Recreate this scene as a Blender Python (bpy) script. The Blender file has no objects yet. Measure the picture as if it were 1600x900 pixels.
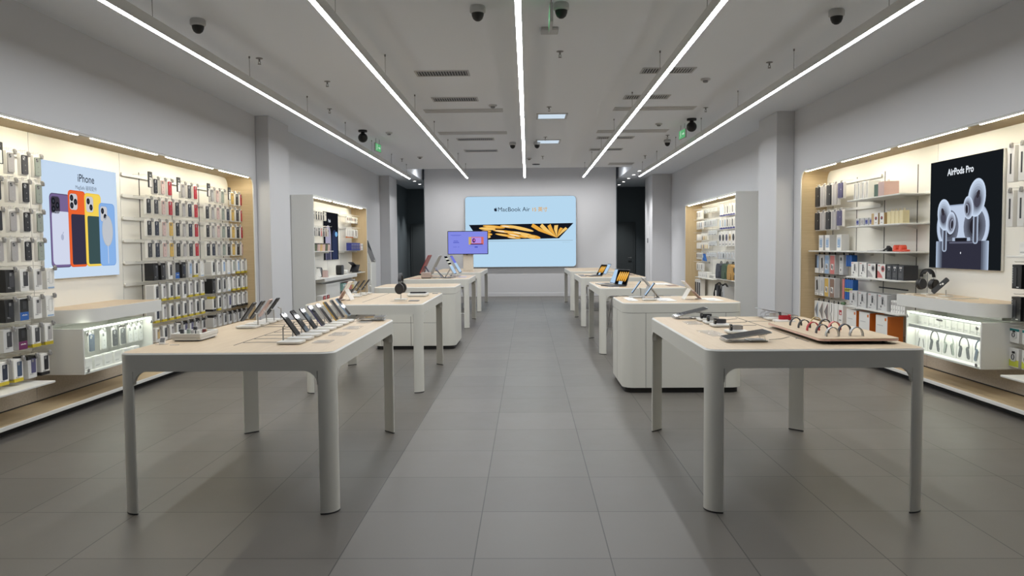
import bpy, bmesh, math, random
from mathutils import Matrix, Vector

random.seed(7)
S = bpy.context.scene
COL = S.collection
PI = math.pi

# ------------------------------------------------------------------ camera
EYE = 1.365
F_PX, ROLL = 1204.0, 0.0085


def make_camera():
    vx, vy = 824.0 - 800.0, 450.0 - 386.0          # where the aisle vanishes
    c, s = math.cos(ROLL), math.sin(ROLL)
    ux, uy = c * vx + s * vy, -s * vx + c * vy
    yaw = math.atan(ux / F_PX)
    pit = math.atan(uy / math.hypot(F_PX, ux))
    f = Vector((-math.sin(yaw) * math.cos(pit), math.cos(yaw) * math.cos(pit), -math.sin(pit)))
    r = Vector((math.cos(yaw), math.sin(yaw), 0))
    u = r.cross(f)
    R = r * c - u * s
    U = r * s + u * c
    cd = bpy.data.cameras.new('camera')
    cd.sensor_width = 36.0
    cd.lens = F_PX / 1600.0 * 36.0
    cd.clip_start, cd.clip_end = 0.05, 100
    o = bpy.data.objects.new('camera', cd)
    m = Matrix(((R.x, U.x, -f.x, 0), (R.y, U.y, -f.y, 0), (R.z, U.z, -f.z, EYE), (0, 0, 0, 1)))
    o.matrix_world = m
    COL.objects.link(o)
    S.camera = o


make_camera()

# ------------------------------------------------------------------ light + exposure
STRIP_POWER = 49.0       # linear pendants
NICHE_POWER = 100.0       # warm strips inside the wall displays
CASE_POWER = 19.0         # strips in the glass cases
PASSAGE_POWER = 150.0      # downlights in the side passages
WASH_POWER = 85.0        # downlights in front of the back wall
SIGN_POWER = 0.95        # light boxes and screens
W = bpy.data.worlds.new('world')
S.world = W
W.use_nodes = True
W.node_tree.nodes['Background'].inputs[0].default_value = (0.10, 0.11, 0.12, 1)
W.node_tree.nodes['Background'].inputs[1].default_value = 0.3
S.view_settings.view_transform = 'Standard'
S.view_settings.look = 'None'
S.view_settings.exposure = 0.0
S.view_settings.gamma = 1.0
S.view_settings.use_curve_mapping = False
try:
    S.cycles.max_bounces = 7
    S.cycles.diffuse_bounces = 5
    S.cycles.glossy_bounces = 3
    S.cycles.transmission_bounces = 5
    S.cycles.transparent_max_bounces = 8
    S.cycles.caustics_reflective = False
    S.cycles.caustics_refractive = False
    S.cycles.sample_clamp_indirect = 4.0
except Exception:
    pass


# ------------------------------------------------------------------ materials
def lin(c):
    c = c / 255.0
    return c / 12.92 if c <= 0.04045 else ((c + 0.055) / 1.055) ** 2.4


def rgb(r, g, b):
    return (lin(r), lin(g), lin(b), 1.0)


MATS = {}


def mat(name, col, rough=0.5, metal=0.0, spec=0.5, emit=0.0, alpha=1.0, trans=0.0, coat=0.0, noise=0.0, nscale=40.0):
    if name in MATS:
        return MATS[name]
    m = bpy.data.materials.new(name)
    m.use_nodes = True
    nt = m.node_tree
    b = nt.nodes['Principled BSDF']
    b.inputs['Base Color'].default_value = col
    b.inputs['Roughness'].default_value = rough
    b.inputs['Metallic'].default_value = metal
    b.inputs['Specular IOR Level'].default_value = spec
    b.inputs['Alpha'].default_value = alpha
    b.inputs['Transmission Weight'].default_value = trans
    b.inputs['Coat Weight'].default_value = coat
    if emit:
        b.inputs['Emission Color'].default_value = col
        b.inputs['Emission Strength'].default_value = emit
    if noise:
        tc = nt.nodes.new('ShaderNodeTexCoord')
        n = nt.nodes.new('ShaderNodeTexNoise')
        n.inputs['Scale'].default_value = nscale
        n.inputs['Detail'].default_value = 4
        nt.links.new(tc.outputs['Object'], n.inputs['Vector'])
        mx = nt.nodes.new('ShaderNodeMix')
        mx.data_type = 'RGBA'
        mx.blend_type = 'MULTIPLY'
        mx.inputs['Factor'].default_value = noise
        mx.inputs['A'].default_value = col
        nt.links.new(n.outputs['Color'], mx.inputs['B'])
        rp = nt.nodes.new('ShaderNodeMapRange')
        rp.inputs['From Min'].default_value = 0.3
        rp.inputs['From Max'].default_value = 0.7
        rp.inputs['To Min'].default_value = 0.8
        rp.inputs['To Max'].default_value = 1.1
        nt.links.new(n.outputs['Fac'], rp.inputs['Value'])
        nt.links.new(rp.outputs['Result'], mx.inputs['B'])
        nt.links.new(mx.outputs['Result'], b.inputs['Base Color'])
    MATS[name] = m
    return m


def glow(name, col, power):
    if name in MATS:
        return MATS[name]
    m = bpy.data.materials.new(name)
    m.use_nodes = True
    nt = m.node_tree
    nt.nodes.remove(nt.nodes['Principled BSDF'])
    e = nt.nodes.new('ShaderNodeEmission')
    e.inputs['Color'].default_value = col
    e.inputs['Strength'].default_value = power
    nt.links.new(e.outputs[0], nt.nodes['Material Output'].inputs['Surface'])
    MATS[name] = m
    return m


def wood(name, c0, c1, axis='Y', rough=0.45, scale=1.0):
    m = bpy.data.materials.new(name)
    m.use_nodes = True
    nt = m.node_tree
    b = nt.nodes['Principled BSDF']
    b.inputs['Roughness'].default_value = rough
    b.inputs['Specular IOR Level'].default_value = 0.35
    tc = nt.nodes.new('ShaderNodeTexCoord')
    mp = nt.nodes.new('ShaderNodeMapping')
    sc = {'X': (1.2, 26, 26), 'Y': (26, 1.2, 26), 'Z': (26, 26, 1.2)}[axis]
    mp.inputs['Scale'].default_value = [v * scale for v in sc]
    n = nt.nodes.new('ShaderNodeTexNoise')
    n.inputs['Scale'].default_value = 2.2
    n.inputs['Detail'].default_value = 6
    n.inputs['Roughness'].default_value = 0.65
    r = nt.nodes.new('ShaderNodeValToRGB')
    r.color_ramp.elements[0].position = 0.32
    r.color_ramp.elements[0].color = c0
    r.color_ramp.elements[1].position = 0.68
    r.color_ramp.elements[1].color = c1
    nt.links.new(tc.outputs['Object'], mp.inputs['Vector'])
    nt.links.new(mp.outputs['Vector'], n.inputs['Vector'])
    nt.links.new(n.outputs['Fac'], r.inputs['Fac'])
    nt.links.new(r.outputs['Color'], b.inputs['Base Color'])
    MATS[name] = m
    return m


def tile_material():
    m = bpy.data.materials.new('grey floor tiles')
    m.use_nodes = True
    nt = m.node_tree
    L = nt.links.new
    N = nt.nodes.new
    b = nt.nodes['Principled BSDF']
    tc = N('ShaderNodeTexCoord')
    sp = N('ShaderNodeSeparateXYZ')
    L(tc.outputs['Object'], sp.inputs[0])

    def math_(op, a, bb=None):
        n = N('ShaderNodeMath')
        n.operation = op
        for i, v in enumerate((a, bb)):
            if v is None:
                continue
            if isinstance(v, (int, float)):
                n.inputs[i].default_value = v
            else:
                L(v, n.inputs[i])
        return n.outputs[0]
    T = 0.5985
    y = math_('DIVIDE', math_('SUBTRACT', sp.outputs['Y'], 3.315), T)
    x = math_('DIVIDE', math_('SUBTRACT', sp.outputs['X'], -0.243), T)
    ix, iy = math_('FLOOR', x), math_('FLOOR', y)
    fx, fy = math_('SUBTRACT', x, ix), math_('SUBTRACT', y, iy)
    cv = N('ShaderNodeCombineXYZ')
    L(ix, cv.inputs[0])
    L(iy, cv.inputs[1])
    wn = N('ShaderNodeTexWhiteNoise')
    wn.noise_dimensions = '2D'
    L(cv.outputs[0], wn.inputs['Vector'])
    # distance to the nearest tile edge
    ex = math_('MINIMUM', fx, math_('SUBTRACT', 1.0, fx))
    ey = math_('MINIMUM', fy, math_('SUBTRACT', 1.0, fy))
    e = math_('MINIMUM', ex, ey)
    joint = math_('LESS_THAN', e, 0.0046)
    ns = N('ShaderNodeTexNoise')
    ns.inputs['Scale'].default_value = 5.0
    ns.inputs['Detail'].default_value = 8
    ns.inputs['Roughness'].default_value = 0.7
    L(tc.outputs['Object'], ns.inputs['Vector'])
    fine = N('ShaderNodeTexNoise')
    fine.inputs['Scale'].default_value = 160.0
    fine.inputs['Detail'].default_value = 3
    L(tc.outputs['Object'], fine.inputs['Vector'])
    tone = math_('ADD', math_('MULTIPLY', wn.outputs['Value'], 0.16), math_('MULTIPLY', ns.outputs['Fac'], 0.22))
    tone = math_('ADD', tone, math_('MULTIPLY', fine.outputs['Fac'], 0.14))
    tone = math_('ADD', tone, 0.70)
    tone = math_('MULTIPLY', tone, math_('SUBTRACT', 1.0, math_('MULTIPLY', joint, 0.72)))
    mx = N('ShaderNodeMix')
    mx.data_type = 'RGBA'
    mx.blend_type = 'MULTIPLY'
    mx.inputs['Factor'].default_value = 1.0
    mx.inputs['A'].default_value = FLOOR_COL
    L(tone, mx.inputs['B'])
    L(mx.outputs['Result'], b.inputs['Base Color'])
    rr = N('ShaderNodeMapRange')
    rr.inputs['To Min'].default_value = 0.36
    rr.inputs['To Max'].default_value = 0.5
    L(ns.outputs['Fac'], rr.inputs['Value'])
    L(rr.outputs['Result'], b.inputs['Roughness'])
    b.inputs['Specular IOR Level'].default_value = 0.45
    bp = N('ShaderNodeBump')
    bp.inputs['Strength'].default_value = 0.25
    bp.inputs['Distance'].default_value = 0.002
    L(math_('SUBTRACT', 1.0, joint), bp.inputs['Height'])
    L(bp.outputs['Normal'], b.inputs['Normal'])
    MATS['tile'] = m
    return m


FLOOR_COL = rgb(102, 98, 93)
M_TILE = tile_material()
M_CEIL = mat('ceiling paint', rgb(232, 236, 242), 0.85, spec=0.2)
M_WALL = mat('pale grey wall paint', rgb(206, 206, 208), 0.8, spec=0.25)
M_DARKWALL = mat('dark slate wall', rgb(104, 112, 116), 0.75, spec=0.25)
M_FRONT = mat('night shop front', rgb(60, 62, 64), 0.5)
M_WHITE = mat('white satin lacquer', rgb(222, 221, 216), 0.42, spec=0.4)
M_TABLE = mat('table white lacquer', rgb(214, 213, 206), 0.4, spec=0.4)
M_PANEL = mat('cream back panel', rgb(236, 233, 224), 0.55, spec=0.3)
M_OAK = wood('pale oak lining', rgb(192, 170, 134), rgb(204, 183, 148), 'Y')
M_OAKZ = wood('pale oak upright', rgb(192, 170, 134), rgb(204, 183, 148), 'Z')
M_TOP = wood('beech table top', rgb(192, 170, 141), rgb(204, 184, 156), 'Y', 0.42)
M_GREIGE = wood('greige wood panel', rgb(178, 168, 154), rgb(198, 189, 176), 'Y', 0.5)
M_BLACK = mat('black', rgb(18, 18, 20), 0.5)
M_TOE = mat('toe kick', rgb(14, 14, 15), 0.6)
M_DARK = mat('dark grey', rgb(45, 46, 50), 0.45)
M_GREY = mat('mid grey', rgb(128, 128, 128), 0.45)
M_LGREY = mat('light grey', rgb(184, 184, 184), 0.45)
M_TAG = mat('grey security tag', rgb(150, 148, 146), 0.4)
M_STEEL = mat('brushed steel', rgb(190, 190, 190), 0.28, metal=1.0)
M_ALU = mat('aluminium', rgb(196, 198, 200), 0.35, metal=0.85)
M_GLASS = mat('clear glass', rgb(238, 250, 243), 0.03, spec=0.5, alpha=0.13)
M_ACRYL = mat('clear acrylic', rgb(244, 246, 248), 0.06, spec=0.6, alpha=0.22)
M_SCREEN = mat('dark glass screen', rgb(22, 24, 28), 0.035, spec=0.5)
M_LINE = mat('seam shadow gap', rgb(70, 70, 68), 0.7)
M_SLOT = mat('dark slot', rgb(40, 38, 36), 0.7)
M_STRIP = glow('pendant diffuser', (0.945, 0.975, 1.0, 1), STRIP_POWER)
M_WARM = glow('warm led strip', (1.0, 0.93, 0.74, 1), NICHE_POWER)
M_CASELED = glow('case led strip', (0.95, 1.0, 0.86, 1), CASE_POWER)


# ------------------------------------------------------------------ mesh builder
class MB:
    def __init__(self):
        self.v, self.f, self.mi, self.mats = [], [], [], []
        self.M = Matrix.Identity(4)

    def at(self, loc=(0, 0, 0), rot=(0, 0, 0)):
        from mathutils import Euler
        self.M = Matrix.Translation(loc) @ Euler(rot).to_matrix().to_4x4()
        return self

    def _m(self, m):
        if m not in self.mats:
            self.mats.append(m)
        return self.mats.index(m)

    def add(self, verts, faces, m):
        o = len(self.v)
        self.v += [tuple(self.M @ Vector(p)) for p in verts]
        k = self._m(m)
        for f in faces:
            self.f.append([i + o for i in f])
            self.mi.append(k)
        return self

    def poly(self, pts, m):
        return self.add(pts, [list(range(len(pts)))], m)

    def box(self, x0, x1, y0, y1, z0, z1, m, bev=0.0):
        if x0 > x1: x0, x1 = x1, x0
        if y0 > y1: y0, y1 = y1, y0
        if z0 > z1: z0, z1 = z1, z0
        bev = min(bev, (x1 - x0) * .45, (y1 - y0) * .45, (z1 - z0) * .45)
        if bev <= 0:
            v = [(x0, y0, z0), (x1, y0, z0), (x1, y1, z0), (x0, y1, z0), (x0, y0, z1), (x1, y0, z1), (x1, y1, z1), (x0, y1, z1)]
            f = [(3, 2, 1, 0), (4, 5, 6, 7), (0, 1, 5, 4), (1, 2, 6, 5), (2, 3, 7, 6), (3, 0, 4, 7)]
            return self.add(v, f, m)
        X, Y, Z = (x0, x1), (y0, y1), (z0, z1)
        v, idx = [], {}
        for i in (0, 1):
            for j in (0, 1):
                for k in (0, 1):
                    c = [X[i], Y[j], Z[k]]
                    d = [bev if i == 0 else -bev, bev if j == 0 else -bev, bev if k == 0 else -bev]
                    for a in range(3):   # a = axis this vertex lies flush on
                        p = [c[t] + (0 if t == a else d[t]) for t in range(3)]
                        idx[(i, j, k, a)] = len(v)
                        v.append(tuple(p))
        f = []
        for a in range(3):
            for s in (0, 1):
                b, c = (a + 1) % 3, (a + 2) % 3
                q = []
                for (p, r) in ((0, 0), (1, 0), (1, 1), (0, 1)):
                    t = [0, 0, 0]
                    t[a], t[b], t[c] = s, p, r
                    q.append(idx[(t[0], t[1], t[2], a)])
                f.append(q if s else q[::-1])
        for a in range(3):            # edges along axis a
            b, c = (a + 1) % 3, (a + 2) % 3
            for p in (0, 1):
                for r in (0, 1):
                    t0, t1 = [0, 0, 0], [0, 0, 0]
                    t0[b] = t1[b] = p
                    t0[c] = t1[c] = r
                    t1[a] = 1
                    q = [idx[(*t0, b)], idx[(*t1, b)], idx[(*t1, c)], idx[(*t0, c)]]
                    f.append(q if p == r else q[::-1])
        for i in (0, 1):
            for j in (0, 1):
                for k in (0, 1):
                    q = [idx[(i, j, k, 0)], idx[(i, j, k, 1)], idx[(i, j, k, 2)]]
                    f.append(q if (i + j + k) % 2 else q[::-1])
        return self.add(v, f, m)

    def prism(self, pts, a0, a1, m, axis='z', bev=0.0, m2=None):
        """extrude a 2-D outline (counter-clockwise) along an axis; bev chamfers the far rim"""
        def P(p, a):
            if axis == 'z': return (p[0], p[1], a)
            if axis == 'y': return (p[0], a, p[1])
            return (a, p[0], p[1])
        n = len(pts)
        v = [P(p, a0) for p in pts] + [P(p, a1) for p in pts]
        f = []
        for i in range(n):
            j = (i + 1) % n
            f.append([i, j, n + j, n + i])
        if axis == 'y':
            f = [q[::-1] for q in f]
        top = list(range(n, 2 * n))
        bot = list(range(n))[::-1]
        if axis == 'y':
            top, bot = top[::-1], bot[::-1]
        if a1 < a0:
            f = [q[::-1] for q in f]
            top, bot = top[::-1], bot[::-1]
        self.add(v, f + [bot], m)
        return self.add([P(p, a1) for p in pts], [[i - n for i in top]], m2 or m)

    def cyl(self, p0, p1, r0, m, r1=None, n=16, caps=True):
        r1 = r0 if r1 is None else r1
        p0, p1 = Vector(p0), Vector(p1)
        d = (p1 - p0).normalized()
        a = d.orthogonal().normalized()
        b = d.cross(a)
        v = []
        for p, r in ((p0, r0), (p1, r1)):
            for i in range(n):
                t = 2 * PI * i / n
                v.append(tuple(p + a * r * math.cos(t) + b * r * math.sin(t)))
        f = [[i, (i + 1) % n, n + (i + 1) % n, n + i] for i in range(n)]
        if caps:
            f += [list(range(n))[::-1], list(range(n, 2 * n))]
        return self.add(v, f, m)

    def tube(self, pts, r, m, n=8, closed=False, flat=None):
        """sweep a round (or flat=(w,t,updir)) section along points"""
        pts = [Vector(p) for p in pts]
        k = len(pts)
        v = []
        up = None
        for i, p in enumerate(pts):
            q0 = pts[i - 1] if (i > 0 or closed) else p
            q1 = pts[(i + 1) % k] if (i < k - 1 or closed) else p
            d = (q1 - q0)
            d = d.normalized() if d.length > 1e-9 else Vector((0, 0, 1))
            if flat:
                u = Vector(flat[2])
                w = d.cross(u).normalized()
                for sx, sy in ((-1, -1), (1, -1), (1, 1), (-1, 1)):
                    v.append(tuple(p + u * sx * flat[0] / 2 + w * sy * flat[1] / 2))
            else:
                if up is None:
                    up = d.orthogonal().normalized()
                a = (up - d * up.dot(d))
                a = a.normalized() if a.length > 1e-6 else d.orthogonal().normalized()
                up = a
                b = d.cross(a)
                for j in range(n):
                    t = 2 * PI * j / n
                    v.append(tuple(p + a * r * math.cos(t) + b * r * math.sin(t)))
        nn = 4 if flat else n
        f = []
        for i in range(k if closed else k - 1):
            i2 = (i + 1) % k
            for j in range(nn):
                f.append([i * nn + j, i * nn + (j + 1) % nn, i2 * nn + (j + 1) % nn, i2 * nn + j])
        if not closed:
            f += [list(range(nn))[::-1], [(k - 1) * nn + j for j in range(nn)]]
        return self.add(v, f, m)

    def lathe(self, prof, m, n=24, c=(0, 0, 0)):
        v, f = [], []
        for r, z in prof:
            for i in range(n):
                t = 2 * PI * i / n
                v.append((c[0] + r * math.cos(t), c[1] + r * math.sin(t), c[2] + z))
        for k in range(len(prof) - 1):
            for i in range(n):
                j = (i + 1) % n
                f.append([k * n + i, k * n + j, (k + 1) * n + j, (k + 1) * n + i])
        f.append(list(range(n))[::-1])
        f.append([(len(prof) - 1) * n + i for i in range(n)])
        return self.add(v, f, m)

    def ball(self, c, r, m, n=16, k=10):
        if isinstance(r, (int, float)):
            r = (r, r, r)
        v, f = [], []
        for i in range(k + 1):
            a = PI * i / k - PI / 2
            for j in range(n):
                t = 2 * PI * j / n
                v.append((c[0] + r[0] * math.cos(a) * math.cos(t), c[1] + r[1] * math.cos(a) * math.sin(t), c[2] + r[2] * math.sin(a)))
        for i in range(k):
            for j in range(n):
                f.append([i * n + j, i * n + (j + 1) % n, (i + 1) * n + (j + 1) % n, (i + 1) * n + j])
        return self.add(v, f, m)

    def mesh(self, name, smooth=38):
        me = bpy.data.meshes.new(name)
        me.from_pydata(self.v, [], self.f)
        for m in self.mats:
            me.materials.append(m)
        me.polygons.foreach_set('material_index', self.mi)
        me.update()
        bm = bmesh.new()
        bm.from_mesh(me)
        bmesh.ops.recalc_face_normals(bm, faces=bm.faces[:])
        bm.to_mesh(me)
        bm.free()
        if smooth:
            me.polygons.foreach_set('use_smooth', [True] * len(me.polygons))
            try:
                me.set_sharp_from_angle(angle=math.radians(smooth))
            except Exception:
                me.polygons.foreach_set('use_smooth', [False] * len(me.polygons))
        me.validate()
        return me

    def build(self, name, parent=None, loc=(0, 0, 0), rot=(0, 0, 0), smooth=38):
        return put(name, self.mesh(name, smooth), parent, loc, rot)


def put(name, me, parent=None, loc=(0, 0, 0), rot=(0, 0, 0)):
    o = bpy.data.objects.new(name, me)
    o.location = loc
    o.rotation_euler = rot
    COL.objects.link(o)
    if parent:
        o.parent = parent
    return o


def tag(o, label, cat, group=None, kind=None):
    o['label'] = label
    o['category'] = cat
    if group: o['group'] = group
    if kind: o['kind'] = kind
    return o


def thing(name, label, cat, loc=(0, 0, 0), rotz=0.0, group=None, rot=None):
    o = put(name, None, None, loc, rot or (0, 0, rotz))
    o.empty_display_size = 0.05
    return tag(o, label, cat, group)


def struct(mb, name, parent=None, label=None):
    o = mb.build(name, parent)
    if not parent:
        o['kind'] = 'structure'
    return o


def rrect(w, h, r, n=5, cx=0.0, cy=0.0):
    p = []
    for (sx, sy, a0) in ((1, 1, 0), (-1, 1, 90), (-1, -1, 180), (1, -1, 270)):
        for i in range(n + 1):
            a = math.radians(a0 + 90 * i / n)
            p.append((cx + sx * (w / 2 - r) + r * math.cos(a), cy + sy * (h / 2 - r) + r * math.sin(a)))
    return p


def corner_rect(x0, x1, y0, y1, radii, n=8):
    """rectangle with its own radius at (x1,y1),(x0,y1),(x0,y0),(x1,y0)"""
    p = []
    for (cx, cy, sx, sy, a0, r) in ((x1, y1, -1, -1, 0, radii[0]), (x0, y1, 1, -1, 90, radii[1]), (x0, y0, 1, 1, 180, radii[2]), (x1, y0, -1, 1, 270, radii[3])):
        if r <= 0:
            p.append((cx, cy))
            continue
        for i in range(n + 1):
            a = math.radians(a0 + 90 * i / n)
            p.append((cx + sx * r + r * math.cos(a), cy + sy * r + r * math.sin(a)))
    return p


def ell(cx, cy, rx, ry, n=24, rot=0.0):
    c, s = math.cos(rot), math.sin(rot)
    return [(cx + rx * math.cos(t) * c - ry * math.sin(t) * s, cy + rx * math.cos(t) * s + ry * math.sin(t) * c) for t in [2 * PI * i / n for i in range(n)]]


def text_mesh(body, size, m, align='CENTER', extrude=0.0, bold=0.0, width=0.0):
    """lettering standing in the XZ plane, read from -Y"""
    cu = bpy.data.curves.new('lettering', 'FONT')
    cu.body = body
    cu.size = size
    cu.align_x = align
    cu.extrude = extrude
    cu.offset = bold
    o = bpy.data.objects.new('lettering', cu)
    COL.objects.link(o)
    dg = bpy.context.evaluated_depsgraph_get()
    me = bpy.data.meshes.new_from_object(o.evaluated_get(dg))
    bpy.data.objects.remove(o)
    if width:
        xs = [v.co.x for v in me.vertices]
        k = width / (max(xs) - min(xs))
        me.transform(Matrix.Scale(k, 4) @ Matrix.Translation((-(max(xs) + min(xs)) / 2, 0, 0)))
    me.transform(Matrix.Rotation(PI / 2, 4, 'X'))
    me.materials.clear()
    me.materials.append(m)
    return me


ORD = ['first', 'second', 'third', 'fourth', 'fifth', 'sixth', 'seventh', 'eighth', 'ninth', 'tenth', 'eleventh', 'twelfth', 'thirteenth', 'fourteenth', 'fifteenth', 'sixteenth']

# ------------------------------------------------------------------ the room
XL, XR = -3.82, 3.77          # side walls
CEIL = 3.24
YF, YB = -2.2, 24.6           # shop front behind the viewer, end of the side passages
BLK0, BLK1, YBLK = -2.83, 2.445, 21.3   # projecting back wall
NZ = 2.36                     # top of the wall displays
NDY0, NDY1 = 3.4, 10.72       # their length
BKL, BKR = -4.17, 4.12        # their back panels

b = MB()
b.box(-4.4, 4.4, YF - .1, YB + .1, -0.12, 0, M_TILE)
struct(b, 'floor')

b = MB()
HX0, HX1, HY0 = -2.9, 2.52, 18.42       # higher ceiling pocket in front of the back wall
b.box(-4.4, 4.4, YF - .1, HY0, CEIL, CEIL + .1, M_CEIL)
b.box(-4.4, HX0, HY0, YB + .1, CEIL, CEIL + .1, M_CEIL)
b.box(HX1, 4.4, HY0, YB + .1, CEIL, CEIL + .1, M_CEIL)
b.box(HX0 - .1, HX1 + .1, HY0, YB + .1, 3.74, 3.84, M_CEIL)
b.box(HX0, HX1, HY0 - .05, HY0, CEIL + .1, 3.74, M_CEIL)
b.box(HX0 - .05, HX0, HY0, YB, CEIL + .1, 3.74, M_CEIL)
b.box(HX1, HX1 + .05, HY0, YB, CEIL + .1, 3.74, M_CEIL)
struct(b, 'ceiling')


def wall_side(name, xw, sgn):
    """side wall with the display recess, its pilaster and a far pilaster; sgn=-1 left, +1 right"""
    b = MB()
    xo = xw + sgn * 0.03

    def pr(pts, m=M_WALL):
        b.prism(pts, min(xw, xo), max(xw, xo), m, 'x')
    g = 0.013
    N0, N1, NT = NDY0 - g, NDY1 + g, NZ + g
    pr([(YF, NT), (YB, NT), (YB, CEIL), (YF, CEIL)])
    pr([(YF, 0), (N0, 0), (N0, NT), (YF, NT)])
    pr([(N1, 0), (YB, 0), (YB, NT), (N1, NT)])
    r = 0.13 + g
    arc = [(N1 - r + r * math.sin(t), NT - r + r * math.cos(t)) for t in [PI / 2 * i / 8 for i in range(9)]]
    pr([(N1, NT)] + arc)                        # rounded upper corner of the recess
    # pilaster beside the display
    d = 0.19 if sgn < 0 else 0.25
    y0, y1 = (10.87, 11.78) if sgn < 0 else (11.02, 11.86)
    b.box(xw - sgn * d, xw, y0, y1, 0, CEIL, M_WALL, 0.006)
    # far pilaster before the passage
    d2, ya, yb = (0.26, 20.0, 21.1) if sgn < 0 else (0.5, 20.3, 21.5)
    b.box(xw - sgn * d2, xw, ya, yb, 0, CEIL, M_WALL, 0.006)
    b.box(xw - sgn * 0.012, xw, yb, YB, 0, CEIL, M_DARKWALL)
    struct(b, name)


wall_side('wall_left', XL, -1)
wall_side('wall_right', XR, 1)
b = MB()
b.box(BLK0, BLK1, YBLK, YBLK + .4, 0, 3.74, M_WALL, 0.008)
struct(b, 'wall_back')
b = MB()
b.box(BLK0, BLK1, YBLK - .012, YBLK, 0, 0.10, M_WALL, 0.004)
struct(b, 'baseboard_back')
b = MB()
b.box(XL - .4, BLK0, YB, YB + .1, 0, CEIL, M_DARKWALL)
b.box(BLK1, XR + .4, YB, YB + .1, 0, CEIL, M_DARKWALL)
b.box(BLK0 - .02, BLK0, YBLK + .01, YB, 0, CEIL, M_DARKWALL)
b.box(BLK1, BLK1 + .02, YBLK + .01, YB, 0, CEIL, M_DARKWALL)
struct(b, 'wall_passage')
b = MB()
b.box(-4.4, 4.4, YF - .1, YF, 0, CEIL, M_FRONT)
struct(b, 'wall_front')
M_DOOR = mat('dark slate door', rgb(80, 86, 88), 0.6)
for k, (x0, x1) in enumerate(((-3.72, -2.86), (2.47, 3.42))):
    b = MB()
    b.box(x0, x1, YB - .05, YB, 0, 2.12, M_DOOR, 0.004)
    b.box(x0 + .06, x1 - .06, YB - .065, YB - .05, 0.02, 2.05, M_DOOR, 0.004)
    d = struct(b, 'door_%d' % (k + 1))
    h = MB()
    xx = x1 - .14 if k == 0 else x1 - .14
    h.tube([(xx, YB - .065, 1.0), (xx, YB - .11, 1.0), (xx - .1, YB - .11, 1.0)], 0.01, M_STEEL)
    h.cyl((xx, YB - .065, 1.0), (xx, YB - .072, 1.0), 0.026, M_STEEL)
    h.build('handle', d)

# ------------------------------------------------------------------ pendant strip lights
SY0, SY1, SZ = 2.8, 17.75, 2.95
M_HOUSE = mat('pendant housing', rgb(205, 205, 203), 0.5)
for k, (sx, where) in enumerate(((-2.69, 'nearest the phone poster wall'), (-1.365, 'over the phone table edge'), (-0.05, 'down the middle of the aisle'), (1.29, 'over the watch table edge'), (2.57, 'nearest the earbud poster wall'))):
    t = thing('linear_pendant', 'long white linear pendant light hung ' + where, 'ceiling light', (sx, SY0, SZ), 0, 'linear pendants over the shop floor')
    L = SY1 - SY0
    h = MB()
    h.box(-.023, .023, 0, L, 0.001, 0.085, M_HOUSE, 0.004)
    h.build('housing', t)
    d = MB()
    nseg = 12
    for i in range(nseg):
        y0, y1 = 0.006 + (L - .012) * i / nseg, 0.006 + (L - .012) * (i + 1) / nseg
        d.poly([(-.019, y0, 0), (-.019, y1, 0), (.019, y1, 0), (.019, y0, 0)], M_STRIP)
    d.build('diffuser', t, smooth=0)
    for yy in [w_ - SY0 for w_ in (4.0, 5.6, 7.55, 9.52, 11.5, 13.45, 15.4, 17.3)]:
        w = MB()
        w.cyl((0, yy, 0.085), (0, yy, CEIL - SZ), 0.0022, M_GREY, n=6)
        w.cyl((0, yy, CEIL - SZ - .02), (0, yy, CEIL - SZ), 0.008, M_GREY, n=8)
        w.build('suspension_wire', t)


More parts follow.
